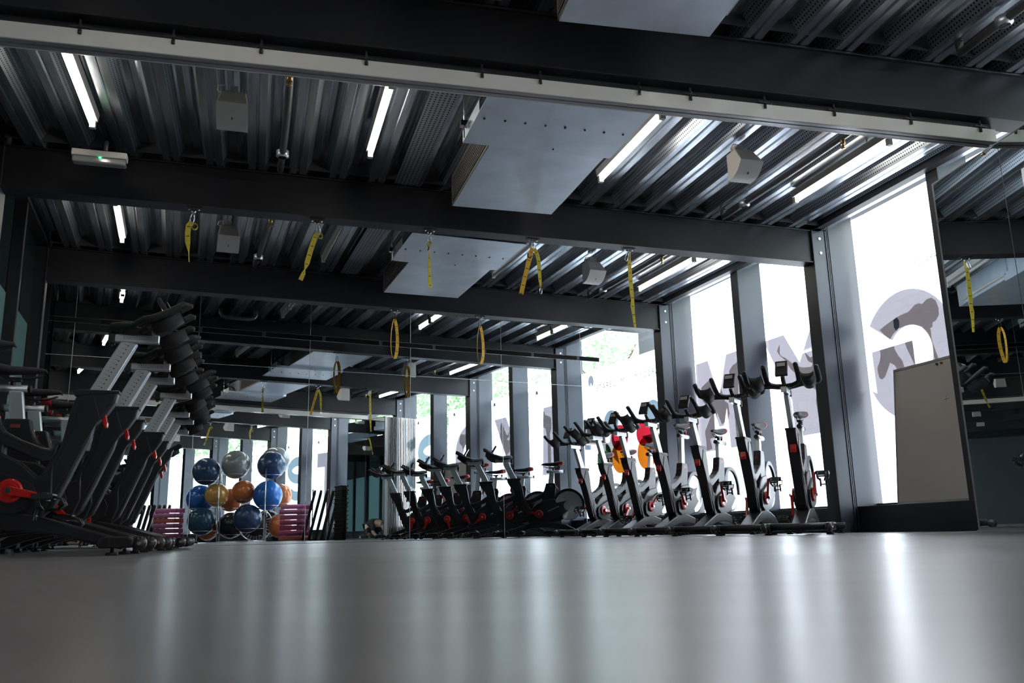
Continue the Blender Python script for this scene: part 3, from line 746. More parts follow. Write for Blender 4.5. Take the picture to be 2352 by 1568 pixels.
# ------------------------------------------------------------------ spin bikes
def ZP(x, y): return ((962-x)/1130.0, (1505-y)/1130.0)       # side-view survey: local X forward, Z up, metres
def make_bike():
    t = thing('spin_bike', 'x', 'exercise bike')
    # main shell: mast, top tube, seat column, lower body
    m = MB()
    mast = [ZP(*p) for p in [(475,612),(488,672),(528,738),(588,800),(604,870),(690,1090),(756,1250),(822,1306),(905,1300),(880,1200),(850,1110),(800,1010),(752,930),(735,870),(716,740),(694,655),(660,612)]]
    m.prism(mast, -.038, .038)
    top = [ZP(*p) for p in [(752,905),(790,935),(840,925),(950,880),(1025,838),(1050,800),(1075,860),(1040,910),(1000,930),(900,975),(830,1005),(770,1000)]]
    m.prism(top, -.034, .034)
    col = [ZP(*p) for p in [(1085,690),(1066,760),(1045,820),(1010,868),(1020,930),(1010,1030),(1100,1060),(1215,1040),(1220,890),(1232,800),(1240,740),(1222,690)]]
    m.prism(col, -.032, .032)
    fr = m.build('frame', 'bikeblack', t, bevel=.010, seg=3)
    low = MB()
    body = [ZP(*p) for p in [(770,1000),(790,1060),(850,1082),(930,1010),(1030,955),(1215,930),(1240,1000),(1340,1150),(1325,1200),(1340,1240),(1300,1262),(1000,1318),(860,1330),(800,1290),(760,1180)]]
    low.prism(body, -.045, .045); low.build('lower_shell', 'bikeblack', t, bevel=.012, seg=3)
    # mast front cap with grip slot, lighter side panels
    m = MB(); m.prism([ZP(*p) for p in [(470,606),(470,622),(700,640),(700,612),(676,603)]], -.041, .041); m.build('mast_collar', 'bikegrey', t, bevel=.004)
    m = MB()
    for sy in (-1, 1):
        m.prism([ZP(*p) for p in [(600,640),(560,760),(760,1180),(840,1220),(800,1100),(700,860),(672,660)]], sy*.036, sy*.042)
    m.build_each('mast_side_panel', 'bikegrey', t, bevel=.003)
    # fender ring over the flywheel
    cx, cz = ZP(1425, 1030); m = MB(); poly = []
    for i in range(21): a = R(168-i*8.3); poly.append((cx - .222*math.cos(a)*-1*-1, cz + .222*math.sin(a)))
    poly = [(cx - .224*math.cos(R(178-i*9)) * -1, cz+.224*math.sin(R(178-i*9))) for i in range(22)]
    inner = [(cx + .186*math.cos(R(178-i*9)), cz+.186*math.sin(R(178-i*9))) for i in range(22)][::-1]
    # rear is -X; mirror so that the band runs from the seat column over the top to the back
    poly = [(2*cx-a, b) for a, b in poly]; inner = [(2*cx-a, b) for a, b in inner]
    m.prism(poly + inner, -.034, .034); m.build('fender', 'bikeblack', t, bevel=.006)
    m = MB(); m.lathe([(.001, -.012), (.178, -.012), (.182, -.016), (.198, -.016), (.200, 0), (.198, .016), (.182, .016), (.178, .012), (.001, .012)], (cx, 0, cz), 'y', 48)
    fw = m.build('flywheel', 'flywheel', t)
    # chain guard on both sides with emblem and name
    for sy in (-1, 1):
        gx, gz = ZP(1425, 1040); m = MB()
        pts = [ZP(862,1120), ZP(1000,1068), ZP(1200,1000)] + [(gx - .068*math.cos(R(a)), gz + .068*math.sin(R(a))) for a in range(100, 261, 16)] + [ZP(1335,1168), ZP(1230,1235), ZP(1060,1272), ZP(930,1280), ZP(850,1240), ZP(838,1170)]
        y0, y1 = sorted((sy*.046, sy*.064)); m.prism(pts, y0, y1); g = m.build('chain_guard', 'bikegrey', t, bevel=.006)
        m = MB(); yy = sy*.0655
        for i in range(8):
            x0, z0 = 1100+i*22, 1128-i*9
            q = [ZP(x0, z0), ZP(x0+15, z0-6), ZP(x0+19, z0-26), ZP(x0+4, z0-20)]; m.add([(a, yy, b) for a, b in q], [(0, 1, 2, 3)])
        m.build('name_print', 'mark', g, recalc=False); m = MB()
        for i in range(12):
            a0 = 2*PI*i/12
            if i % 3 == 2: continue
            q = [(gx+r_*math.cos(a_), gz+r_*math.sin(a_)) for r_, a_ in ((.024, a0), (.036, a0), (.036, a0+.40), (.024, a0+.40))]; m.add([(a, yy, b) for a, b in q], [(0, 1, 2, 3)])
        m.build('emblem_print', 'mark', g, recalc=False)
    # crank discs, arms, pedals (arms hang from an empty pivot angle through geometry)
    # saddle post and slider
    return t
def add_cranks(t, angle):
    for sy in (-1, 1):
        a = angle + (PI if sy > 0 else 0); y = sy*.074
        bx, bz = 0, .305
        m = MB(); m.lathe([(.001, -.008), (.050, -.008), (.057, -.003), (.057, .003), (.050, .008), (.001, .008)], (bx, y, bz), 'y', 28)
        m.lathe([(.030, .006), (.034, .012), (.038, .006)], (bx, y, bz), 'y', 28) if sy > 0 else m.lathe([(.030, -.006), (.034, -.012), (.038, -.006)], (bx, y, bz), 'y', 28)
        L = .168; ex, ez = bx+L*math.cos(a), bz+L*math.sin(a); y2 = sy*.092
        nx, nz = -math.sin(a), math.cos(a)
        arm = [(bx+nx*.021, bz+nz*.021), (bx-nx*.021, bz-nz*.021), (ex-nx*.013, ez-nz*.013), (ex+math.cos(a)*.013, ez+math.sin(a)*.013), (ex+nx*.013, ez+nz*.013)]
        ya, yb = sorted((sy*.080, sy*.100)); m.prism(arm, ya, yb); c = m.build('crank', 'red', t, bevel=.003)
        m = MB(); m.cyl((bx, sy*.103, bz), .013, .01, 'y', 12); m.build('crank_bolt', 'chrome', c)
        m = MB(); y0 = sy*.11; y1 = sy*.20; yc = sy*.155
        m.cyl((ex, sy*.145, ez), .009, .09, 'y', 8)
        m.box(ex-.045, ex+.045, min(y0, y1), max(y0, y1)*1.0, ez-.010, ez-.002) if False else m.box(ex-.045, ex-.033, min(y0, y1), max(y0, y1), ez-.012, ez+.012).box(ex+.033, ex+.045, min(y0, y1), max(y0, y1), ez-.012, ez+.012)
        m.box(ex-.045, ex+.045, y0-.006, y0+.006, ez-.012, ez+.012).box(ex-.045, ex+.045, y1-.006, y1+.006, ez-.012, ez+.012).box(ex-.02, ex+.02, min(y0, y1), max(y0, y1), ez-.018, ez+.018)
        pd = m.build('pedal', 'pedalmetal', c)
        m = MB()
        for yy in (yc-.030, yc+.030): m.tube([(ex+.045, yy, ez), (ex+.080, yy, ez-.012), (ex+.092, yy, ez-.035), (ex+.065, yy*.6+yc*.4, ez-.058), (ex+.015, yy*.6+yc*.4, ez-.060)], .007, 6)
        m.tube([(ex+.085, yc-.034, ez-.03), (ex+.085, yc+.034, ez-.03)], .007, 6)
        m.ribbon([(ex-.02, yc-.048, ez-.01), (ex-.01, yc-.044, ez-.045), (ex+.0, yc, ez-.062), (ex-.01, yc+.044, ez-.045), (ex-.02, yc+.048, ez-.01)], .020, .004, (1, 0, 0))
        for yy in (yc-.022, yc+.022): m.ribbon([(ex-.02, yy, ez-.04), (ex-.03, yy, ez-.075), (ex-.032, yy*1.1-yc*.1, ez-.105)], .014, .005, (0, 1, 0))
        m.ribbon([(ex-.03, yc-.026, ez-.088), (ex-.03, yc+.026, ez-.088)], .016, .005, (1, 0, .3)); m.build('toe_cage', 'black', c)
def add_base(t):
    top = [ZP(*p) for p in [(395,1428),(470,1400),(580,1366),(720,1322),(850,1285),(960,1268),(1090,1272),(1220,1292),(1380,1330),(1480,1375),(1560,1425)]]
    bot = [ZP(*p) for p in [(1575,1468),(1500,1455),(1400,1418),(1280,1388),(1150,1372),(1000,1366),(860,1374),(700,1400),(560,1436),(480,1462),(395,1478)]]
    m = MB(); m.prism(top+bot, -.052, .052); m.build('base', 'bikeblack', t, bevel=.008, seg=2)
    for nm, X, hw in (('front_stabilizer', .50, .238), ('rear_stabilizer', -.54, .225)):
        m = MB(); m.tube([(X, -hw, .058), (X, hw, .058)], .028, 12, sx=1.25); st = m.build(nm, 'black', t)
        for sy in (-1, 1):
            e = MB(); pr = [(X-.085, .075), (X-.05, .088), (X+.05, .084), (X+.075, .066), (X+.07, .036), (X-.07, .032), (X-.09, .05)]
            a, b = sorted((sy*(hw-.045), sy*(hw+.022))); e.prism(pr, a, b); e.build('end_cover', 'bikeblack', st, bevel=.008)
            e = MB(); e.cyl((X-.02, sy*(hw-.02), .024), .008, .024, 'z', 8).lathe([(.001, 0), (.026, 0), (.028, .004), (.026, .013), (.001, .015)], (X-.02, sy*(hw-.02), 0), 'z', 14); e.build('levelling_foot', 'rubber', st)
            if nm[0] == 'f':
                e = MB(); e.lathe([(.008, -.020), (.026, -.018), (.034, -.008), (.035, 0), (.034, .008), (.026, .018), (.008, .020)], (X+.095, sy*(hw-.01), .052), 'y', 20); w = e.build('wheel', 'wheelrubber', st)
                e = MB(); e.cyl((X+.095, sy*(hw-.01), .052), .008, .052, 'y', 8); e.build('wheel_axle', 'chrome', w)
                e = MB(); a, b = sorted((sy*(hw-.038), sy*(hw-.030))); e.prism([(X+.05, .066), (X+.105, .060), (X+.105, .044), (X+.05, .040)], a, b); e.build('wheel_fork', 'black', st)
def add_post(t, dh):
    """handlebar post, slider, bars; dh = extension above the lowest setting"""
    bx, bz = ZP(588, 620); ux, uz = (440-590), (605-300); n_ = math.hypot(ux, uz); dx, dz = -ux/n_, uz/n_
    L = .19 + dh; tx, tz = bx+dx*L, bz+dz*L
    m = MB(); w = .040
    px, pz = dz, -dx
    m.prism([(bx-px*w-dx*.06, bz-pz*w-dz*.06), (bx+px*w-dx*.06, bz+pz*w-dz*.06), (tx+px*w, tz+pz*w), (tx-px*w, tz-pz*w)], -.019, .019)
    po = m.build('handlebar_post', 'silver', t, bevel=.008, seg=3)
    m = MB(); k = int(L/.022)
    for sy in (-1, 1):
        for i in range(k):
            s = .012+i*.022; x, z = bx+dx*s+px*.004, bz+dz*s+pz*.004
            m.add([(x+a*px+b*dx, sy*.0196, z+a*pz+b*dz) for a, b in ((-.003, -.003), (.003, -.003), (.003, .003), (-.003, .003))], [(0, 1, 2, 3)])
            m.add([(x+a*px+b*dx, sy*.0196, z+a*pz+b*dz) for a, b in ((-.022, -.0007), (-.008, -.0007), (-.008, .0007), (-.022, .0007))], [(0, 1, 2, 3)])
    m.build('scale_marks', 'tick', po, recalc=False)
    sx, sz = tx-.03, tz+.012
    m = MB(); m.box(sx-.045, sx+.165, -.022, .022, sz-.021, sz+.021); sl = m.build('handlebar_slider', 'silver', t, bevel=.005)
    m = MB()
    for sy in (-1, 1):
        for i in range(11): m.add([(sx+.0+i*.012+a, sy*.0226, sz+.004+b) for a, b in ((-.002, -.002), (.002, -.002), (.002, .002), (-.002, .002))], [(0, 1, 2, 3)])
        m.add([(sx+a, sy*.0226, sz+b) for a, b in ((-.008, -.006), (.13, -.006), (.13, -.0045), (-.008, -.0045))], [(0, 1, 2, 3)])
    m.build('scale_marks', 'tick', sl, recalc=False)
    m = MB(); m.box(sx-.075, sx-.045, -.026, .026, sz-.030, sz+.022).cyl((sx-.06, 0, sz-.03), .012, .03, 'z', 8); m.build('slider_clamp', 'black', sl, bevel=.005)
    # handlebar: flat rear loop, inner horns, outer horns
    hx, hz = sx+.02, sz+.048
    m = MB()
    m.box(hx-.03, hx+.11, -.035, .035, hz-.030, hz-.006)
    loop = [(hx-.075, 0, hz+.004), (hx-.07, .04, hz+.004), (hx-.03, .065, hz+.002), (hx+.03, .12, hz-.004), (hx+.07, .215, hz-.006), (hx+.095, .250, hz), (hx+.14, .260, hz+.006), (hx+.20, .262, hz+.034), (hx+.275, .258, hz+.080), (hx+.294, .256, hz+.076)]
    for sy in (-1, 1): m.tube([(a, sy*b, c) for a, b, c in loop], [.023]*3+[.016]*3+[.018]*3+[.011], 12)
    for sy in (-1, 1): m.tube([(hx+.05, sy*.0, hz-.01), (hx+.075, sy*.06, hz-.01), (hx+.10, sy*.10, hz+.0), (hx+.14, sy*.116, hz+.014), (hx+.20, sy*.118, hz+.056), (hx+.285, sy*.116, hz+.112), (hx+.305, sy*.115, hz+.108)], [.017, .017, .018, .019, .019, .018, .011], 12)
    for sy in (-1, 1): m.tube([(hx+.10, sy*.10, hz+.0), (hx+.105, sy*.18, hz-.004), (hx+.10, sy*.25, hz+.0)], .016, 8)
    hb = m.build('handlebar', 'rubber', t)
    # bottle holders: sloping troughs with a cut-out
    for sy in (-1, 1):
        m = MB(); yc = sy*.188; n = 12; prof = []
        ax, az = math.cos(R(27)), math.sin(R(27)); vx, vz = -az, ax          # along, normal(up)
        vs = []
        for (s, rr, dep) in ((.0, .047, .95), (.07, .051, 1.05), (.145, .047, .92)):
            for j in range(n+1):
                th = PI + PI*j/n
                for rad in (rr, rr-.006):
                    u = rad*math.cos(th); v = rad*math.sin(th)*1.25*dep - (.012 if 2 < j < n-2 and False else 0)
                    x = hx+.125+ax*s+vx*(v+.010); z = hz-.020+az*s+vz*(v+.010)
                    vs.append((x, yc+u, z))
        r_ = 2*(n+1); fs = []
        for i in range(2):
            for j in range(n):
                a = i*r_+2*j
                fs.append((a, a+2, a+2+r_, a+r_)); fs.append((a+1, a+1+r_, a+3+r_, a+3))
        for j in range(n):
            fs.append((2*j, 2*j+1, 2*j+3, 2*j+2)); a = 2*r_+2*j; fs.append((a, a+2, a+3, a+1))
        for i in range(2):
            a = i*r_; fs.append((a, a+r_, a+r_+1, a+1)); a = i*r_+2*n; fs.append((a, a+1, a+r_+1, a+r_))
        m.add(vs, fs, True)
        # closed front plate with a rounded notch
        c0 = 2*r_; fr_ = [vs[c0+2*j] for j in range(n+1)]
        mid = Vector(fr_[0]).lerp(Vector(fr_[n]), .5); inn = [tuple(Vector(p).lerp(mid + (Vector(p)-mid)*1.0, 1) + (mid-Vector(p)).project(Vector((vx, 0, vz)))*.55) for p in fr_]
        q_ = fr_ + inn + [(p[0]+.005*ax, p[1], p[2]+.005*az) for p in fr_] + [(p[0]+.005*ax, p[1], p[2]+.005*az) for p in inn]; N_ = n+1
        ff = []
        for j in range(n): ff += [(j, j+1, N_+j+1, N_+j), (2*N_+j, 3*N_+j, 3*N_+j+1, 2*N_+j+1), (N_+j, N_+j+1, 3*N_+j+1, 3*N_+j)]
        m.add(q_, ff, True)
        m.build('bottle_holder', 'rubber', hb)
    # console
    m = MB(); rot = Matrix.Rotation(R(-32), 3, 'Y'); m.box(hx+.155, hx+.178, -.046, .046, hz+.035, hz+.175, rot); ds = m.build('display', 'black', t, bevel=.006)
    m = MB(); m.box(hx+.151, hx+.1535, -.032, .032, hz+.06, hz+.155, rot); m.build('screen', 'screen', ds)
    m = MB(); m.box(hx+.180, hx+.183, -.030, .030, hz+.118, hz+.152, rot); m.build('badge', 'badge', ds)
    m = MB(); m.tube([(hx+.09, 0, hz-.01), (hx+.12, 0, hz+.01), (hx+.145, 0, hz+.045)], .016, 8); m.build('display_arm', 'black', ds)
def add_saddle(t, dh):
    cx, cz = ZP(1152, 700); lean = -.05
    m = MB(); x1, z1 = cx-.02+lean*dh, cz+.06+dh
    m.prism([(cx-.042, cz-.03), (cx+.036, cz-.03), (x1+.034, z1), (x1-.036, z1)], -.018, .018); sp = m.build('saddle_post', 'silver', t, bevel=.007, seg=3)
    m = MB(); m.tube([(x1+.055, 0, z1+.016), (x1-.165, 0, z1+.016)], .021, 12); sl = m.build('saddle_slider', 'silver', t)
    m = MB(); m.cyl((x1-.172, 0, z1+.016), .022, .014, 'x', 12).cyl((x1+.062, 0, z1+.016), .020, .016, 'x', 12); m.build_each('end_plug', 'black', sl)
    m = MB(); m.cyl((x1-.02, 0, z1+.045), .015, .05, 'z', 10).box(x1-.05, x1+.02, -.02, .02, z1+.055, z1+.075).tube([(x1-.08, .02, z1+.082), (x1-.02, .02, z1+.066), (x1+.06, .014, z1+.07), (x1+.12, .008, z1+.09)], .004, 6).tube([(x1-.08, -.02, z1+.082), (x1-.02, -.02, z1+.066), (x1+.06, -.014, z1+.07), (x1+.12, -.008, z1+.09)], .004, 6)
    cl = m.build('saddle_clamp', 'black', t)
    m = MB(); m.cyl((x1-.105, 0, z1+.055), .012, .03, 'z', 8).box(x1-.118, x1-.092, -.012, .012, z1+.062, z1+.078); m.build('slider_knob', 'redsoft', cl)
    # saddle: sections from nose to tail
    sec = [(.150, .006, .000, .010), (.140, .018, .012, .018), (.08, .021, .015, .032), (.02, .026, .014, .036), (-.03, .040, .015, .042), (-.08, .057, .022, .048), (-.12, .060, .028, .048), (-.15, .048, .028, .038), (-.160, .030, .020, .012)]
    def saddle_mesh(part, name, mt, parent, grow=0):
        m = MB(); n = 12; vs = []
        for X, w, zt, d in part:
            for j in range(n):
                a = 2*PI*j/n; c, s_ = math.cos(a), math.sin(a)
                z = zt + (d*.5*(abs(s_)**.8) if s_ > 0 else -d*.75*(abs(s_)**.8)*(1-.35*abs(c)))
                vs.append((x1-.005+X, (w+grow)*(abs(c)**.8)*(1 if c > 0 else -1), z1+.105+z+(grow if s_ > 0 else -grow)))
        fs = []
        for i in range(len(part)-1):
            for j in range(n): fs.append((i*n+j, i*n+(j+1) % n, (i+1)*n+(j+1) % n, (i+1)*n+j))
        fs += [tuple(range(n))[::-1], tuple((len(part)-1)*n+j for j in range(n))]
        m.add(vs, fs, True); return m.build(name, mt, parent)
    sd = saddle_mesh(sec, 'saddle', 'saddleblack', t)
    saddle_mesh([(-.090, .0575, .0235, .048), (-.10, .0590, .0255, .0485), (-.125, .0600, .0285, .049), (-.152, .049, .0285, .040), (-.164, .030, .022, .020)], 'saddle_tail', 'redsoft', sd, .0025)
def add_levers(t):
    m = MB(); x, z = ZP(552, 752); m.prism([(x, z+.01), (x+.016, z+.012), (x+.026, z-.03), (x+.024, z-.052), (x+.012, z-.054), (x+.002, z-.02)], -.024, .024); m.build('adjustment_lever', 'red', t, bevel=.004)
    m = MB(); x, z = ZP(1240, 745); m.prism([(x, z+.004), (x-.008, z+.006), (x-.040, z-.042), (x-.030, z-.046)], -.010, .010); m.build('adjustment_lever', 'red', t, bevel=.003)
    m = MB(); x, z = ZP(1160, 735)
    for sy in (-1, 1): m.add([(x+a, sy*.0325, z+b) for a, b in ((-.024, -.010), (.024, -.010), (.024, .010), (-.024, .010))], [(0, 1, 2, 3)])
    m.build_each('badge', 'redbadge', t, recalc=False)
    m = MB(); m.box(ZP(1075, 0)[0], ZP(1069, 0)[0], -.016, .016, .52, .64); m.build('cable_cover', 'black', t)
    m = MB(); m.box(ZP(1080, 0)[0]+.002, ZP(1064, 0)[0]+.002, -.014, .014, .655, .664); m.build('scale_line', 'red', t)
M['flywheel'] = mat('spun steel flywheel', (.45, .46, .46), .28, .9, noise=.15, nscale=3)
M['pedalmetal'] = mat('dark polished pedal metal', (.10, .10, .105), .22, .8)
M['wheelrubber'] = mat('dark brown castor', (.030, .022, .020), .25, 0, .6)
M['saddleblack'] = mat('charcoal saddle vinyl', (.040, .038, .046), .5, 0, .3)
M['screen'] = mat('grey console screen', (.05, .055, .06), .15)
M['badge'] = mat('pale grey badge', (.45, .45, .46), .3)
M['redbadge'] = mat('red and grey badge', (.30, .05, .05), .4)
def bike(x, y, deg, hb, sd, crank, label, group):
    t = make_bike(); add_cranks(t, crank); add_base(t); add_post(t, hb); add_saddle(t, sd); add_levers(t)
    t.location = (x, y, 0); t.rotation_euler.z = R(deg); t['label'] = label; t['group'] = group
    return t
# the first bike is built, the others are copies whose adjustable parts are rebuilt at their own height
PROTO = None
def copy_bike(x, y, deg, hb, sd, crank, label, group):
    global PROTO
    if PROTO is None:
        PROTO = bike(x, y, deg, hb, sd, crank, label, group); return PROTO
    r = PROTO.copy(); COL.objects.link(r); r.location = (x, y, 0); r.rotation_euler.z = R(deg); r['label'] = label; r['group'] = group
    skip = ('handlebar', 'slider', 'saddle', 'crank', 'display')
    for ch in [o for o in COL.objects if o.parent == PROTO]:
        if ch.name.split('.')[0] in ('handlebar_post', 'handlebar_slider', 'handlebar', 'display', 'saddle_post', 'saddle_slider', 'saddle_clamp', 'saddle', 'crank'): continue
        copy_tree(ch, r)
    add_cranks(r, crank); add_post(r, hb); add_saddle(r, sd)
    return r
RIGHT = [(2.285, 6.947, -115, .115, .075, -1.45, 'spin bike of the window row nearest the tall grey column, seen almost head-on'),
         (2.075, 7.51, -119, .130, .055, -1.2, 'second spin bike of the window row from the tall grey column'),
         (1.854, 8.149, -123, .06, .080, -1.9, 'third spin bike of the window row from the tall grey column'),
         (1.614, 8.766, -125, .100, .215, -2.2, 'spin bike of the window row with the highest raised saddle, fourth from the column'),
         (1.370, 9.300, -125, .075, .075, -.7, 'fifth spin bike of the window row, in front of the red and orange logo poster'),
         (1.200, 9.95, -126, .11, .06, 2.3, 'sixth spin bike of the window row, one before the mirror end'),
         (1.000, 10.62, -127, .08, .09, .2, 'last spin bike of the window row, touching close to the mirror')]
for a in RIGHT: copy_bike(*a[:6], a[6], 'spin bikes in a row along the bright windows')
LEFT = [(-2.388, 4.143, 17, .115, .13, -.2, 'nearest spin bike of the dark left row, largest in view with big red crank disc'),
        (-2.519, 4.682, 17, .07, .10, -.75, 'second spin bike of the left row behind the nearest one'),
        (-2.709, 5.21, 16, .09, .07, 2.2, 'third spin bike of the left row'),
        (-2.844, 5.857, 16, .10, .09, -1.5, 'fourth spin bike of the left row'),
        (-3.03, 6.40, 17, .04, .06, -1.0, 'fifth spin bike of the left row'),
        (-3.24, 7.02, 17, .07, .08, .9, 'sixth spin bike of the left row, near its far end'),
        (-3.56, 7.75, 18, .08, .05, .3, 'farthest spin bike of the left row, closest to the mirror')]
for a in LEFT: copy_bike(*a[:6], a[6], 'spin bikes in a row on the dark left side')

# ------------------------------------------------------------------ suspension straps on the beams
def strap_thing(x, y, deg, label, kind, group='yellow suspension straps hanging from the beams'):
    t = thing('suspension_strap', label, 'strap', (x, y, ZB), R(deg), group)
    m = MB(); m.box(-.055, .055, -.022, .022, -.006, .0); m.build('hanger_plate', 'findark', t, bevel=.002)
    m = MB(); m.tube([(-.012, 0, -.006), (-.012, 0, -.03), (0, 0, -.045), (.012, 0, -.03), (.012, 0, -.006)], .004, 6); m.build('eye_bolt', 'chrome', t)
    m = MB()
    for sx in (-1, 1): m.cyl((sx*.035, 0, -.012), .007, .014, 'z', 6)
    m.build_each('bolt', 'chrome', t)
    def carabiner(x0, z0, dx=0.0, L=.075, mt='chrome'):
        m = MB(); pts = []
        for i in range(16):
            a = 2*PI*i/16; pts.append((x0+dx*(.5-.5*math.sin(a))+.014*math.cos(a), .0, z0-L/2+L/2*math.sin(a)))
        m.tube(pts, .0035, 6, closed=True); m.build('carabiner', mt, t)
    def band(pts, w, mt, marks=True, step=.075, wd=(1, 0, 0), name='webbing'):
        m = MB(); m.ribbon(pts, w, .003, wd); b = m.build(name, mt, t)
        if marks:
            P3 = [Vector(p) for p in pts]; acc = 0; nxt = step*.6
            for i in range(len(P3)-1):
                L = (P3[i+1]-P3[i]).length
                while nxt < acc+L:
                    q = P3[i].lerp(P3[i+1], (nxt-acc)/L); d = (P3[i+1]-P3[i]).normalized()
                    wv = wd[i] if isinstance(wd, list) else wd
                    ww = (w[i] if isinstance(w, list) else w)*.62
                    k = MB(); k.ribbon([q-d*.003, q+d*.003], ww, .0045, wv); k.build('stitched_mark', 'tick', b)
                    nxt += step
                acc += L
        return b
    if kind == 'loop':
        carabiner(0, -.045, 0, .09, 'black')
        n = 20; pts = []; wd = []
        for i in range(n+1):
            a = PI/2 + 2*PI*i/n; pts.append((.036*math.cos(a), .010*math.sin(2*a), -.335+.215*math.sin(a))); wd.append((.45, 1, 0) if i < n*.48 else (1, .25, 0))
        band(pts, [.030]*9+[.038]*12, 'orange_web', True, .095, wd)
    elif kind == 's1':
        carabiner(-.004, -.045, -.006); band([(-.012, 0, -.11), (-.03, .0, -.14), (-.034, 0, -.20), (-.030, 0, -.27), (-.018, 0, -.35), (-.012, 0, -.42)], [.03, .038, .038, .036, .012, .018], 'yellow', wd=[(1, 0, 0)]*4+[(.3, 1, 0)]*2)
        n = 10; band([(.012+.02*math.cos(2*PI*i/n), .004, -.145+.024*math.sin(2*PI*i/n)) for i in range(n+1)], .025, 'yellow', False, wd=(0, 1, 0), name='folded_webbing')
    elif kind == 's2':
        carabiner(.006, -.045, .014); band([(.012, 0, -.11), (-.01, 0, -.14), (-.036, 0, -.236), (-.066, 0, -.361), (-.079, 0, -.41), (-.088, 0, -.44), (-.110, 0, -.495)], [.032, .038, .038, .038, .014, .03, .034], 'yellow', wd=[(1, 0, 0)]*4+[(.4, 1, 0), (1, .2, 0), (1, 0, 0)])
        n = 10; band([(.028+.018*math.cos(2*PI*i/n), .004, -.130+.022*math.sin(2*PI*i/n)) for i in range(n+1)], .025, 'yellow', False, wd=(0, 1, 0), name='folded_webbing')
    elif kind == 's3':
        carabiner(0, -.045, 0); band([(0, 0, -.122), (.0, 0, -.16), (-.002, 0, -.23), (-.002, 0, -.341), (.005, 0, -.489)], [.012, .012, .014, .026, .036], 'yellow', wd=[(.4, 1, 0)]*2+[(1, .3, 0)]*3)
        n = 10; band([(.018*math.cos(2*PI*i/n), .0, -.125+.022*math.sin(2*PI*i/n)) for i in range(n+1)], .025, 'yellow', False, wd=(0, 1, 0), name='folded_webbing')
        m = MB(); m.tube([(.0, 0, -.12), (-.006, 0, -.15), (-.012, 0, -.178)], .005, 6); m.build('buckle_tongue', 'black', t)
    elif kind == 's4':
        carabiner(0, -.035, 0, .05)
        band([(-.006, 0, -.075), (-.030, 0, -.16), (-.068, 0, -.295), (-.115, 0, -.485)], [.034, .044, .036, .038], 'orange_web')
        band([(.010, 0, -.078), (.035, 0, -.13), (.047, 0, -.191), (.054, 0, -.342), (.059, 0, -.424)], [.030, .036, .034, .030, .012], 'yellow')
        n = 14; m = MB(); m.tube([(.058+.010*math.cos(2*PI*i/n), 0, -.447+.026*math.sin(2*PI*i/n)) for i in range(n)], .0035, 6, closed=True); m.build('end_carabiner', 'chrome', t)
        m = MB(); m.tube([(-.048, -.004, -.13), (-.05, -.004, -.16), (-.03, -.004, -.17), (-.012, -.004, -.15)], .006, 6); m.build('buckle', 'black', t)
    elif kind == 's5':
        carabiner(-.010, -.035, -.02, .08); band([(.0, 0, -.10), (.001, 0, -.14), (.004, 0, -.273), (.009, 0, -.40), (.013, 0, -.46), (.010, 0, -.52), (.015, 0, -.60), (.024, 0, -.71)], [.026, .034, .038, .038, .030, .038, .026, .020], 'yellow')
        band([(.014, .004, -.03), (.014, .004, -.115)], .012, 'yellow', False, name='folded_webbing')
    return t
strap_thing(-2.327, 5.99, 19, 'yellow strap at the left end of the second beam, folded over its hook', 's1')
strap_thing(-1.486, 6.289, 19, 'yellow strap swinging left with a twisted tail, second from the left on its beam', 's2')
strap_thing(-.643, 6.567, 19, 'single narrow yellow strap hanging straight in front of the far duct unit', 's3')
strap_thing(.193, 6.859, 19, 'forked yellow strap with two tails, one ending in a metal clip', 's4')
strap_thing(1.034, 7.167, 19, 'longest yellow strap, rightmost on the second beam', 's5')
strap_thing(-1.267, 9.033, 23.5, 'left amber loop strap on the farthest beam in front of the mirror', 'loop')
strap_thing(-.358, 9.43, 23.5, 'right amber loop strap on the farthest beam in front of the mirror', 'loop')
strap_thing(.612*U, .769*U, 10, 'left yellow strap above the exercise balls, seen in the mirror', 's2')
strap_thing(.969*U, .859*U, 10, 'right yellow strap above the exercise balls, seen in the mirror', 's1')

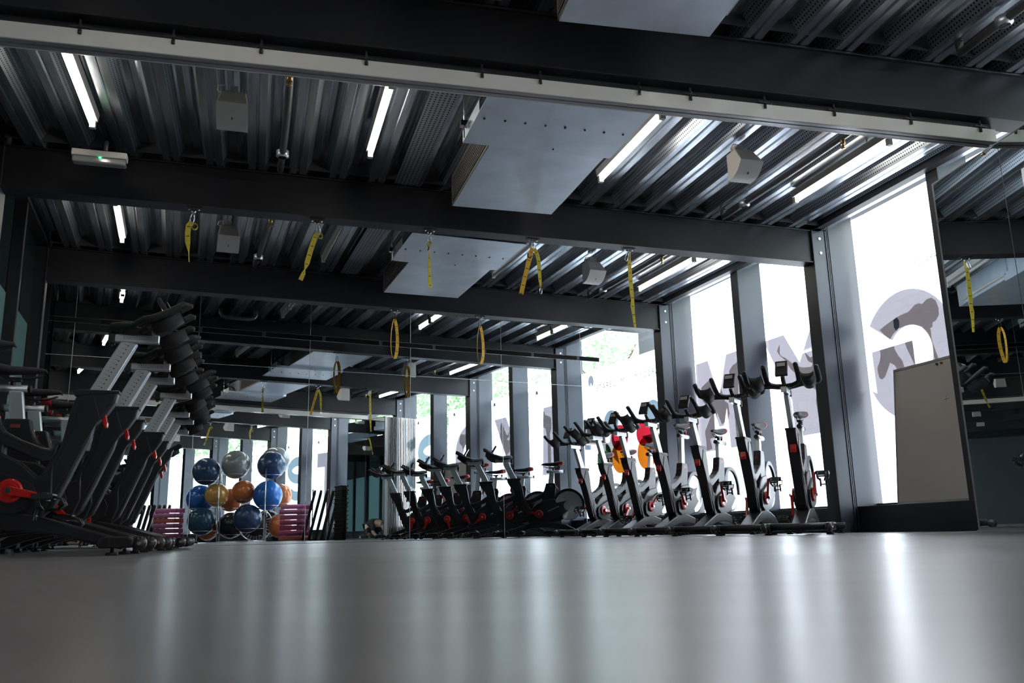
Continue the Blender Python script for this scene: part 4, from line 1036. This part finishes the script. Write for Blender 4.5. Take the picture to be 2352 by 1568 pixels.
# ------------------------------------------------------------------ whiteboard leaning on the window
def whiteboard():
    k = 1; A, az, L = wall_frame(k)
    # along the wall from s=.845 back to s=.47; leans from .24 m inside at the sill towards the glass
    ca, sa = math.cos(az), math.sin(az)
    x1 = L*.845; w = 1.06; h = 1.15; y0 = .17; y1 = .05
    base = (A.x + ca*(x1-w), A.y + sa*(x1-w))
    yb = y0; ox, oy = base[0]-sa*yb, base[1]+ca*yb
    t = thing('whiteboard', 'grey whiteboard leaning on the sill against the brightest window', 'whiteboard', (ox, oy, .222), az)
    sh = (y1-y0)/h
    def pr(x0, x1, z0, z1, d0, d1):
        m = MB(); m.add([(x, z*sh+d, z) for x in (x0, x1) for z in (z0, z1) for d in (d0, d1)], [(0, 1, 3, 2), (4, 6, 7, 5), (0, 4, 5, 1), (2, 3, 7, 6), (0, 2, 6, 4), (1, 5, 7, 3)]); return m
    pr(.012, w-.012, .012, h-.012, -.008, .004).build('panel', 'board', t)
    for a in ((0, w, h-.02, h), (0, w, 0, .02), (0, .012, 0, h), (w-.012, w, 0, h)):
        pr(*a, -.010, .010).build('frame_strip', 'railgrey', t, bevel=.002)
    for i, (x, mt) in enumerate(((.55, 'tick'), (.50, 'redsoft'), (.38, 'redsoft'), (.28, 'pen'))):
        m = MB(); z = h-.045; m.cyl((x, z*sh+.010, z), .009, .014, 'y', 10); m.build('magnet', mt, t)
    m = MB()
    z = .80
    m.add([(x, zz*sh+.0048, zz) for x, zz in ((.50, z), (.44, z+.006), (.44, z+.009), (.50, z+.004))], [(0, 1, 2, 3)]).add([(x, zz*sh+.0048, zz) for x, zz in ((.468, z-.02), (.471, z-.02), (.475, z+.03), (.472, z+.03))], [(0, 1, 2, 3)])
    m.build_each('pen_mark', 'tick', t, recalc=False)
M['pen'] = mat('blue magnet', (.03, .06, .18), .4)
whiteboard()

# ------------------------------------------------------------------ things behind the camera, seen in the big mirror
BALLS = [(2.043, .895, 1.515, .295, 'navy', 'navy exercise ball at top left of the rack'), (2.537, 1.235, 1.665, .308, 'silver', 'silver exercise ball at top centre of the rack'),
 (3.60, 1.20, 1.80, .320, 'silver', 'silver exercise ball at top right, half hidden behind a navy one'), (3.164, 1.66, 1.65, .310, 'navy', 'navy exercise ball at top right of the rack with small lettering'),
 (2.205, .455, .952, .300, 'blue', 'blue exercise ball at middle left, behind the yellow one'), (2.239, 1.021, 1.01, .250, 'yellow', 'yellow exercise ball in the middle of the rack'),
 (2.892, .560, .93, .258, 'orange', 'light orange exercise ball in the middle row, behind and right of the yellow one'), (2.80, 1.18, 1.08, .256, 'orange', 'dark orange exercise ball in the middle row centre'),
 (3.081, 1.680, .990, .318, 'blue', 'bright blue exercise ball at middle right'), (3.755, 1.226, 1.02, .262, 'orange', 'orange exercise ball at middle right, partly behind the bright blue one'),
 (2.002, .869, .46, .298, 'teal', 'dark teal exercise ball at bottom left with faint lettering'), (2.52, .30, .30, .245, 'orange', 'orange exercise ball at bottom left, behind the dark teal one'),
 (2.808, .75, .37, .285, 'black', 'black exercise ball at bottom centre'), (2.765, 1.42, .50, .308, 'navy', 'navy exercise ball at bottom centre'),
 (3.62, .95, .40, .308, 'black', 'black exercise ball at bottom right behind the rack post'), (3.345, 1.80, .33, .257, 'orange', 'orange exercise ball at bottom right beside the mats')]
for i, (x, y, z, r, c, lb) in enumerate(BALLS):
    m = MB(); m.ball((0, 0, 0), r); o = m.build('exercise_ball', 'ball_'+c, None, (x, y, z))
    tag(o, lb, 'exercise ball', 'exercise balls on the wire rack')
def ball_rack():
    t = thing('ball_rack', 'chrome wire rack holding three tiers of exercise balls', 'rack', (2.45, 1.3, 0), 0)
    ox, oy = 2.45, 1.3
    posts = [(2.055, 1.379), (2.825, 1.94), (2.47, .83), (3.25, 1.42)]
    for x, y in posts:
        m = MB(); m.tube([(x-ox, y-oy, 0.01), (x-ox, y-oy, 1.55)], .013, 8); m.build('post', 'chrome', t)
    m = MB()
    q = [(x-ox, y-oy, .02) for x, y in posts]; m.tube([q[0], q[1]], .013, 8).tube([q[2], q[3]], .013, 8).tube([q[0], q[2]], .013, 8).tube([q[1], q[3]], .013, 8); m.build('base_frame', 'chrome', t)
    for (x, y, z, r, c, lb) in BALLS:
        if z < .35: continue
        rr = r*.72; zz = z - r*.70; m = MB()
        m.tube([(x-ox+rr*math.cos(2*PI*i/24), y-oy+rr*math.sin(2*PI*i/24), zz) for i in range(24)], .006, 6, closed=True)
        px, py = min(posts, key=lambda p: (p[0]-x)**2+(p[1]-y)**2); d = Vector((px-x, py-y)); l = d.length; d.normalize()
        if l > rr: m.tube([(x-ox+d.x*rr, y-oy+d.y*rr, zz), (px-ox, py-oy, zz)], .006, 6)
        else: m.tube([(x-ox-d.x*rr*.98, y-oy-d.y*rr*.98, zz), (px-ox, py-oy, zz)], .006, 6)
        m.build('ring', 'chrome', t)
ball_rack()
def trampoline():
    t = thing('mini_trampoline', 'round mini trampoline on its side behind the exercise balls', 'trampoline', (3.12, 1.22, .375), R(26))
    m = MB(); N = 40; m.tube([(.36*math.cos(2*PI*i/N), .0, .355*math.sin(2*PI*i/N)) for i in range(N)], .016, 8, closed=True); m.build('frame_ring', 'chrome', t)
    m = MB(); m.lathe([(.001, 0), (.25, 0), (.25, .006), (.001, .006)], (0, 0, 0), 'y', 40); m.build('mat', 'black', t)
    m = MB()
    for i in range(30):
        a = 2*PI*i/30; m.tube([(.25*math.cos(a), 0, .25*math.sin(a)), (.36*math.cos(a), 0, .35*math.sin(a))], .006, 5)
    o = m.build('springs', 'white', t); o['kind'] = 'stuff'
trampoline()
for n_, c in (('mat_pink', (.90, .36, .66)), ('mat_magenta', (.60, .14, .34)), ('mat_coral', (.86, .28, .20)), ('mat_mauve', (.70, .27, .50))): M[n_] = mat(n_.replace('_', ' ')+' foam', c, .8)
def mat_roll(x, y, z, deg, L, r, mt, label, group):
    t = thing('yoga_mat', label, 'yoga mat', (x, y, z), R(deg), group)
    m = MB(); vs = []; n = 60
    for i in range(n+1):
        a = 2*PI*3*i/n; rr = r*(.25+.75*i/n); vs.append((rr*math.cos(a), rr*math.sin(a)))
    th = r*.2; pts = []
    v = []; 
    for a, b in vs:
        l = math.hypot(a, b); v.append((-L/2, a, b)); v.append((L/2, a, b)); v.append((-L/2, a*(1-th/l*.8), b*(1-th/l*.8))); v.append((L/2, a*(1-th/l*.8), b*(1-th/l*.8)))
    f = []
    for i in range(n):
        o = 4*i
        f += [(o, o+1, o+5, o+4), (o+2, o+6, o+7, o+3), (o, o+4, o+6, o+2), (o+1, o+3, o+7, o+5)]
    m.add(v, f, True); m.build('roll', mt, t, recalc=False)
    m = MB(); m.tube([(-.002+L*.22, r*1.01*math.cos(2*PI*i/20), r*1.01*math.sin(2*PI*i/20)) for i in range(20)], .004, 5, closed=True); m.build('band', 'black', t)
def mat_pile(x, y, deg, group, where, cols):
    z = .062
    for i, c in enumerate(cols):
        o = (.02 if i % 2 else -.02) + random.uniform(-.015, .015)
        nm = ['lowest', 'second from the floor', 'third from the floor', 'fourth from the floor', 'fifth from the floor', 'sixth from the floor', 'topmost'][i]
        mat_roll(x - math.sin(R(deg))*o + math.cos(R(deg))*random.uniform(-.03, .03), y + math.cos(R(deg))*o, z, deg, .61, .056, 'mat_'+c, 'rolled %s yoga mat, %s in the pile %s' % (c, nm, where), group)
        z += .108
mat_pile(2.98, 2.78, 38, 'rolled mats right of the balls', 'right of the balls', ['coral', 'magenta', 'magenta', 'magenta', 'mauve', 'mauve', 'pink'])
mat_pile(1.72, .06, 34, 'rolled mats left of the balls', 'left of the balls', ['coral', 'magenta', 'mauve', 'mauve', 'coral', 'pink', 'pink'])
def mat_rack(x, y, deg, label):
    t = thing('mat_rack', label, 'rack', (x, y, 0), R(deg))
    for sx in (-.16, .16):
        m = MB(); m.prism([(-.03, 0), (.03, 0), (.14, 1.06), (.09, 1.06)], sx-.012, sx+.012, 'x'); m.build('upright', 'silver', t)
        for i in range(9):
            m = MB(); yy = -.01+.115*(.12+i*.105); m.box(sx-.014, sx+.014, yy-.09, yy+.0, .12+i*.105-.018, .12+i*.105+.018); m.build('peg', 'black', t, bevel=.005)
    m = MB(); m.box(-.2, .2, -.16, .14, 0, .03); m.build('base_plate', 'black', t, bevel=.004)
mat_rack(3.42, 3.05, 38, 'serrated black and silver mat rack beside the pink mats')
mat_rack(2.33, -.12, 34, 'serrated black and silver mat rack left of the balls')
def step_board(x, y, deg, lean, label, group, h=1.04, w=.42):
    t = thing('step_board', label, 'step board', (x, y, 0), R(deg), group)
    cl, sl = math.cos(R(lean)), math.sin(R(lean))
    rot = lambda X, Z, Y: (X*cl+Z*sl, Y, -X*sl+Z*cl)
    off = .05*sl
    m = MB(); pr = []
    for cx, cz, a0 in ((w/2-.06, h-.06, 0), (-w/2+.06, h-.06, 90), (-w/2+.06, .06, 180), (w/2-.06, .06, 270)):
        for i in range(5): a = R(a0+90*i/4); pr.append((cx+.06*math.cos(a), cz+.06*math.sin(a)))
    vs = [Vector(rot(X, b, a)) for X in (-.025, .025) for a, b in pr]
    n = len(pr); mz = min(v.z for v in vs); vs = [v-Vector((0, 0, mz)) for v in vs]
    m.add(vs, [tuple(range(n))[::-1], tuple(range(n, 2*n))] + [(i, (i+1) % n, (i+1) % n+n, i+n) for i in range(n)]); m.build('platform', 'rubber', t, bevel=.01)
    m = MB(); vs = [Vector(rot(X, b*.9+h*.05, a*.86)) - Vector((0, 0, mz)) for X in (.026, .032) for a, b in pr]
    m.add(vs, [tuple(range(n))[::-1], tuple(range(n, 2*n))] + [(i, (i+1) % n, (i+1) % n+n, i+n) for i in range(n)]); m.build('grip_pad', 'black', t)
WD = ['first', 'second', 'third', 'fourth', 'fifth', 'sixth', 'seventh', 'eighth']
for i in range(5): step_board(2.86+i*.125*.78, 3.19+i*.125*.62, 38, 13, 'black step board leaning beside the mats, %s from the mats' % WD[i], 'black step boards leaning right of the mats')
for i in range(6): step_board(1.34+i*.105*.85, -.68+i*.105*.5, 32, 13, 'grey-edged step board leaning left of the balls, %s from the wall end' % WD[i], 'step boards leaning left of the balls', .86)
def riser_stack():
    for i in range(13):
        m = MB(); m.box(-.16, .16, -.20, .20, 0, .070)
        m.box(-.175, .175, -.215, .215, .058, .082)
        o = m.build('step_riser', 'rubber', None, (3.26+.006*math.sin(i*2.1), 4.04+.006*math.cos(i*1.7), i*.0835), R(20), bevel=.008)
        tag(o, 'black stackable step riser beside the mirrored partition, %s of the tall stack' % ['lowest', 'second from the floor', 'third from the floor', 'fourth from the floor', 'fifth from the floor', 'sixth from the floor', 'middle one', 'sixth from the top', 'fifth from the top', 'fourth from the top', 'third from the top', 'second from the top', 'topmost'][i], 'step riser', 'stacked step risers')
riser_stack()

# ------------------------------------------------------------------ outside: paving, trees, canopy, pale building
def outside():
    m = MB(); m.box(-5, 60, -40, 60, -.3, -.14); o = m.build('ground', 'pave'); struct(o)
    m = MB(); poly = [(4.2, 20.2), (5.72, 23.26), (6.66, 20.94), (5.3, 17.8), (4.2, 14.0), (3.0, 14.2)]
    m.prism([(a-6, b-18) for a, b in poly], 0, .9, 'z'); o = m.build('canopy_roof', 'concrete', None, (6, 18, 5.55)); tag(o, 'pale grey building overhang seen through the upper window glass', 'canopy')
    t = thing('building', 'pale building with window bands across the street', 'building', (34, 16, -.14), R(14))
    m = MB(); m.box(0, 6, -14, 14, 0, 11); m.build('facade', 'concrete', t)
    for z in (1.2, 4.2, 7.2):
        for y in range(-12, 12, 4):
            m = MB(); m.box(-.05, .0, y+.3, y+3.6, z, z+1.7); m.build('window', 'glassblue', t)
    for i, (x, y, s) in enumerate(((8.9, 7.0, 1.1), (8.6, 2.6, 1.0), (8.8, -1.2, 1.1), (7.6, -7.0, 1.1))):
        lb = ['leafy green tree outside beyond the far end of the windows', 'leafy green tree outside the windows nearest the camera', 'leafy green tree outside, seen in the mirror above the folded partition', 'leafy green tree outside the rear windows'][i]
        t = thing('tree', lb, 'tree', (x, y, -.14), 0, 'trees outside the windows')
        m = MB(); m.tube([(0, 0, 0), (.05, .0, 1.2), (-.05, .1, 2.4), (.1, 0, 3.4)], [.14, .11, .09, .05], 8)
        for j in range(7):
            a = j*2.4; m.tube([(0, 0, 2.0+.2*j), (.7*math.cos(a), .7*math.sin(a), 2.7+.25*j), (1.3*math.cos(a), 1.3*math.sin(a), 3.0+.3*j)], [.05, .03, .015], 6)
        m.build('trunk', 'bark', t)
        m = MB(); rnd = random.Random(i+3)
        for j in range(4200):
            th = rnd.uniform(0, 2*PI); ph = math.acos(rnd.uniform(-1, 1)); rr = s*1.75*(rnd.random()**.4)
            c = Vector((rr*math.sin(ph)*math.cos(th), rr*math.sin(ph)*math.sin(th), 3.9+rr*math.cos(ph)*.95))
            a = Vector((rnd.uniform(-1, 1), rnd.uniform(-1, 1), rnd.uniform(-1, 1))).normalized(); b = a.orthogonal().normalized(); q = rnd.uniform(.05, .10)
            m.add([c-a*q, c-b*q*.5, c+a*q, c+b*q*.5], [(0, 1, 2, 3)])
        m.build('foliage', 'leaf', t, recalc=False)
M['glassblue'] = mat('blue reflecting street glass', (.20, .30, .36), .2)
outside()

# ------------------------------------------------------------------ photographer crouching at the camera, seen twice mirrored
M['cloth'] = mat('dark clothing', (.012, .013, .018), .9); M['skin'] = mat('skin', (.46, .27, .19), .5); M['hair'] = mat('dark hair', (.012, .009, .008), .5)
def skin_mesh(name, mt, parent, verts, edges, radii, root=0, sub=2):
    me = bpy.data.meshes.new(name); me.from_pydata([Vector(v) for v in verts], edges, []); me.materials.append(M[mt])
    o = bpy.data.objects.new(name, me); COL.objects.link(o); o.parent = parent
    o.modifiers.new('skin', 'SKIN'); sd = me.skin_vertices[0].data
    for i, r in enumerate(radii): sd[i].radius = (r, r) if not isinstance(r, tuple) else r
    for i in range(len(radii)): sd[i].use_root = (i == root)
    b = o.modifiers.new('smooth', 'SUBSURF'); b.levels = sub; b.render_levels = sub
    dg = bpy.context.evaluated_depsgraph_get(); m2 = bpy.data.meshes.new_from_object(o.evaluated_get(dg))
    for p in m2.polygons: p.use_smooth = True
    o.modifiers.clear(); o.data = m2
    return o
def photographer():
    t = thing('person', 'person in dark clothes crouching on the floor with bare forearms, holding a camera', 'person', (0, -.45, 0))
    V = [(0, -.62, .40), (0, -.42, .44), (0, -.20, .40), (0, -.06, .36), (0, .05, .345), (0, .12, .33),
         (-.17, -.16, .36), (-.26, .02, .17), (-.20, .16, .055), (-.11, .33, .052), (.17, -.16, .36), (.26, .02, .17), (.20, .16, .055), (.11, .33, .052),
         (-.10, -.64, .36), (-.16, -.42, .11), (-.14, -.70, .075), (-.14, -.93, .06), (-.14, -1.02, .04),
         (.10, -.64, .36), (.16, -.42, .11), (.14, -.70, .075), (.14, -.93, .06), (.14, -1.02, .04)]
    E_ = [(0, 1), (1, 2), (2, 3), (3, 4), (4, 5), (2, 6), (6, 7), (7, 8), (8, 9), (2, 10), (10, 11), (11, 12), (12, 13), (0, 14), (14, 15), (15, 16), (16, 17), (17, 18), (0, 19), (19, 20), (20, 21), (21, 22), (22, 23)]
    Rd = [.15, .14, .13, .065, .075, .07, .065, .045, .040, .026, .065, .045, .040, .026, .10, .062, .058, .038, .032, .10, .062, .058, .038, .032]
    body = skin_mesh('body', 'skin', t, V, E_, Rd)
    # clothing: same skeleton without the forearms, slightly larger
    keep = [0, 1, 2, 6, 7, 10, 11, 14, 15, 16, 17, 19, 20, 21, 22]; ix = {v: i for i, v in enumerate(keep)}
    skin_mesh('clothes', 'cloth', t, [V[i] for i in keep], [(ix[a], ix[b]) for a, b in E_ if a in ix and b in ix], [Rd[i]+.012 for i in keep])
    # head with nose and hair
    m = MB(); m.lathe([(.001, -.115), (.04, -.108), (.066, -.07), (.076, 0), (.074, .05), (.05, .095), (.001, .11)], (0, .165, .335), 'z', 20); m.ball((0, .24, .325), .016, 8, 6); m.ball((-.074, .155, .33), .018, 8, 6); m.ball((.074, .155, .33), .018, 8, 6)
    hd = m.build('head', 'skin', t)
    m = MB(); m.ball((0, .148, .372), .088, 20, 12); m.build('hair', 'hair', hd)
    m = MB(); m.ball((-.028, .236, .345), .008, 8, 6); m.ball((.028, .236, .345), .008, 8, 6); m.build_each('eye', 'black', hd)
    m = MB(); m.box(-.022, .022, .225, .236, .282, .288); m.build('mouth', 'mat_coral', hd)
    for sx in (-1, 1):
        hv = [(sx*.11, .33, .052), (sx*.098, .365, .054)]; he = [(0, 1)]; hr = [.024, .026]
        for j in range(4):
            z = .030+.015*j; b = len(hv); hv += [(sx*.094, .385, z), (sx*.088, .412-.003*j, z), (sx*.070, .424-.003*j, z), (sx*.056, .420, z)]; he += [(1, b), (b, b+1), (b+1, b+2), (b+2, b+3)]; hr += [.009, .0085, .008, .007]
        b = len(hv); hv += [(sx*.085, .360, .080), (sx*.062, .352, .096), (sx*.048, .362, .104)]; he += [(1, b), (b, b+1), (b+1, b+2)]; hr += [.011, .009, .008]
        skin_mesh('hand', 'skin', t, hv, he, hr, 0, 1)
    c = thing('camera', 'small black camera standing on the floor in the hands of the crouching person', 'camera', (0, -.03, 0))
    m = MB(); m.box(-.066, .066, -.075, -.030, .004, .092); m.prism([(-.03, .09), (.03, .09), (.018, .115), (-.018, .115)], -.07, -.03, 'y'); m.build('camera_body', 'black', c, bevel=.006)
    m = MB(); m.lathe([(.001, -.032), (.034, -.032), (.034, -.010), (.032, .004), (.026, .004), (.022, -.004), (.001, -.006)], (0, 0, .0588), 'y', 24); m.build('camera_lens', 'black', c)
photographer()
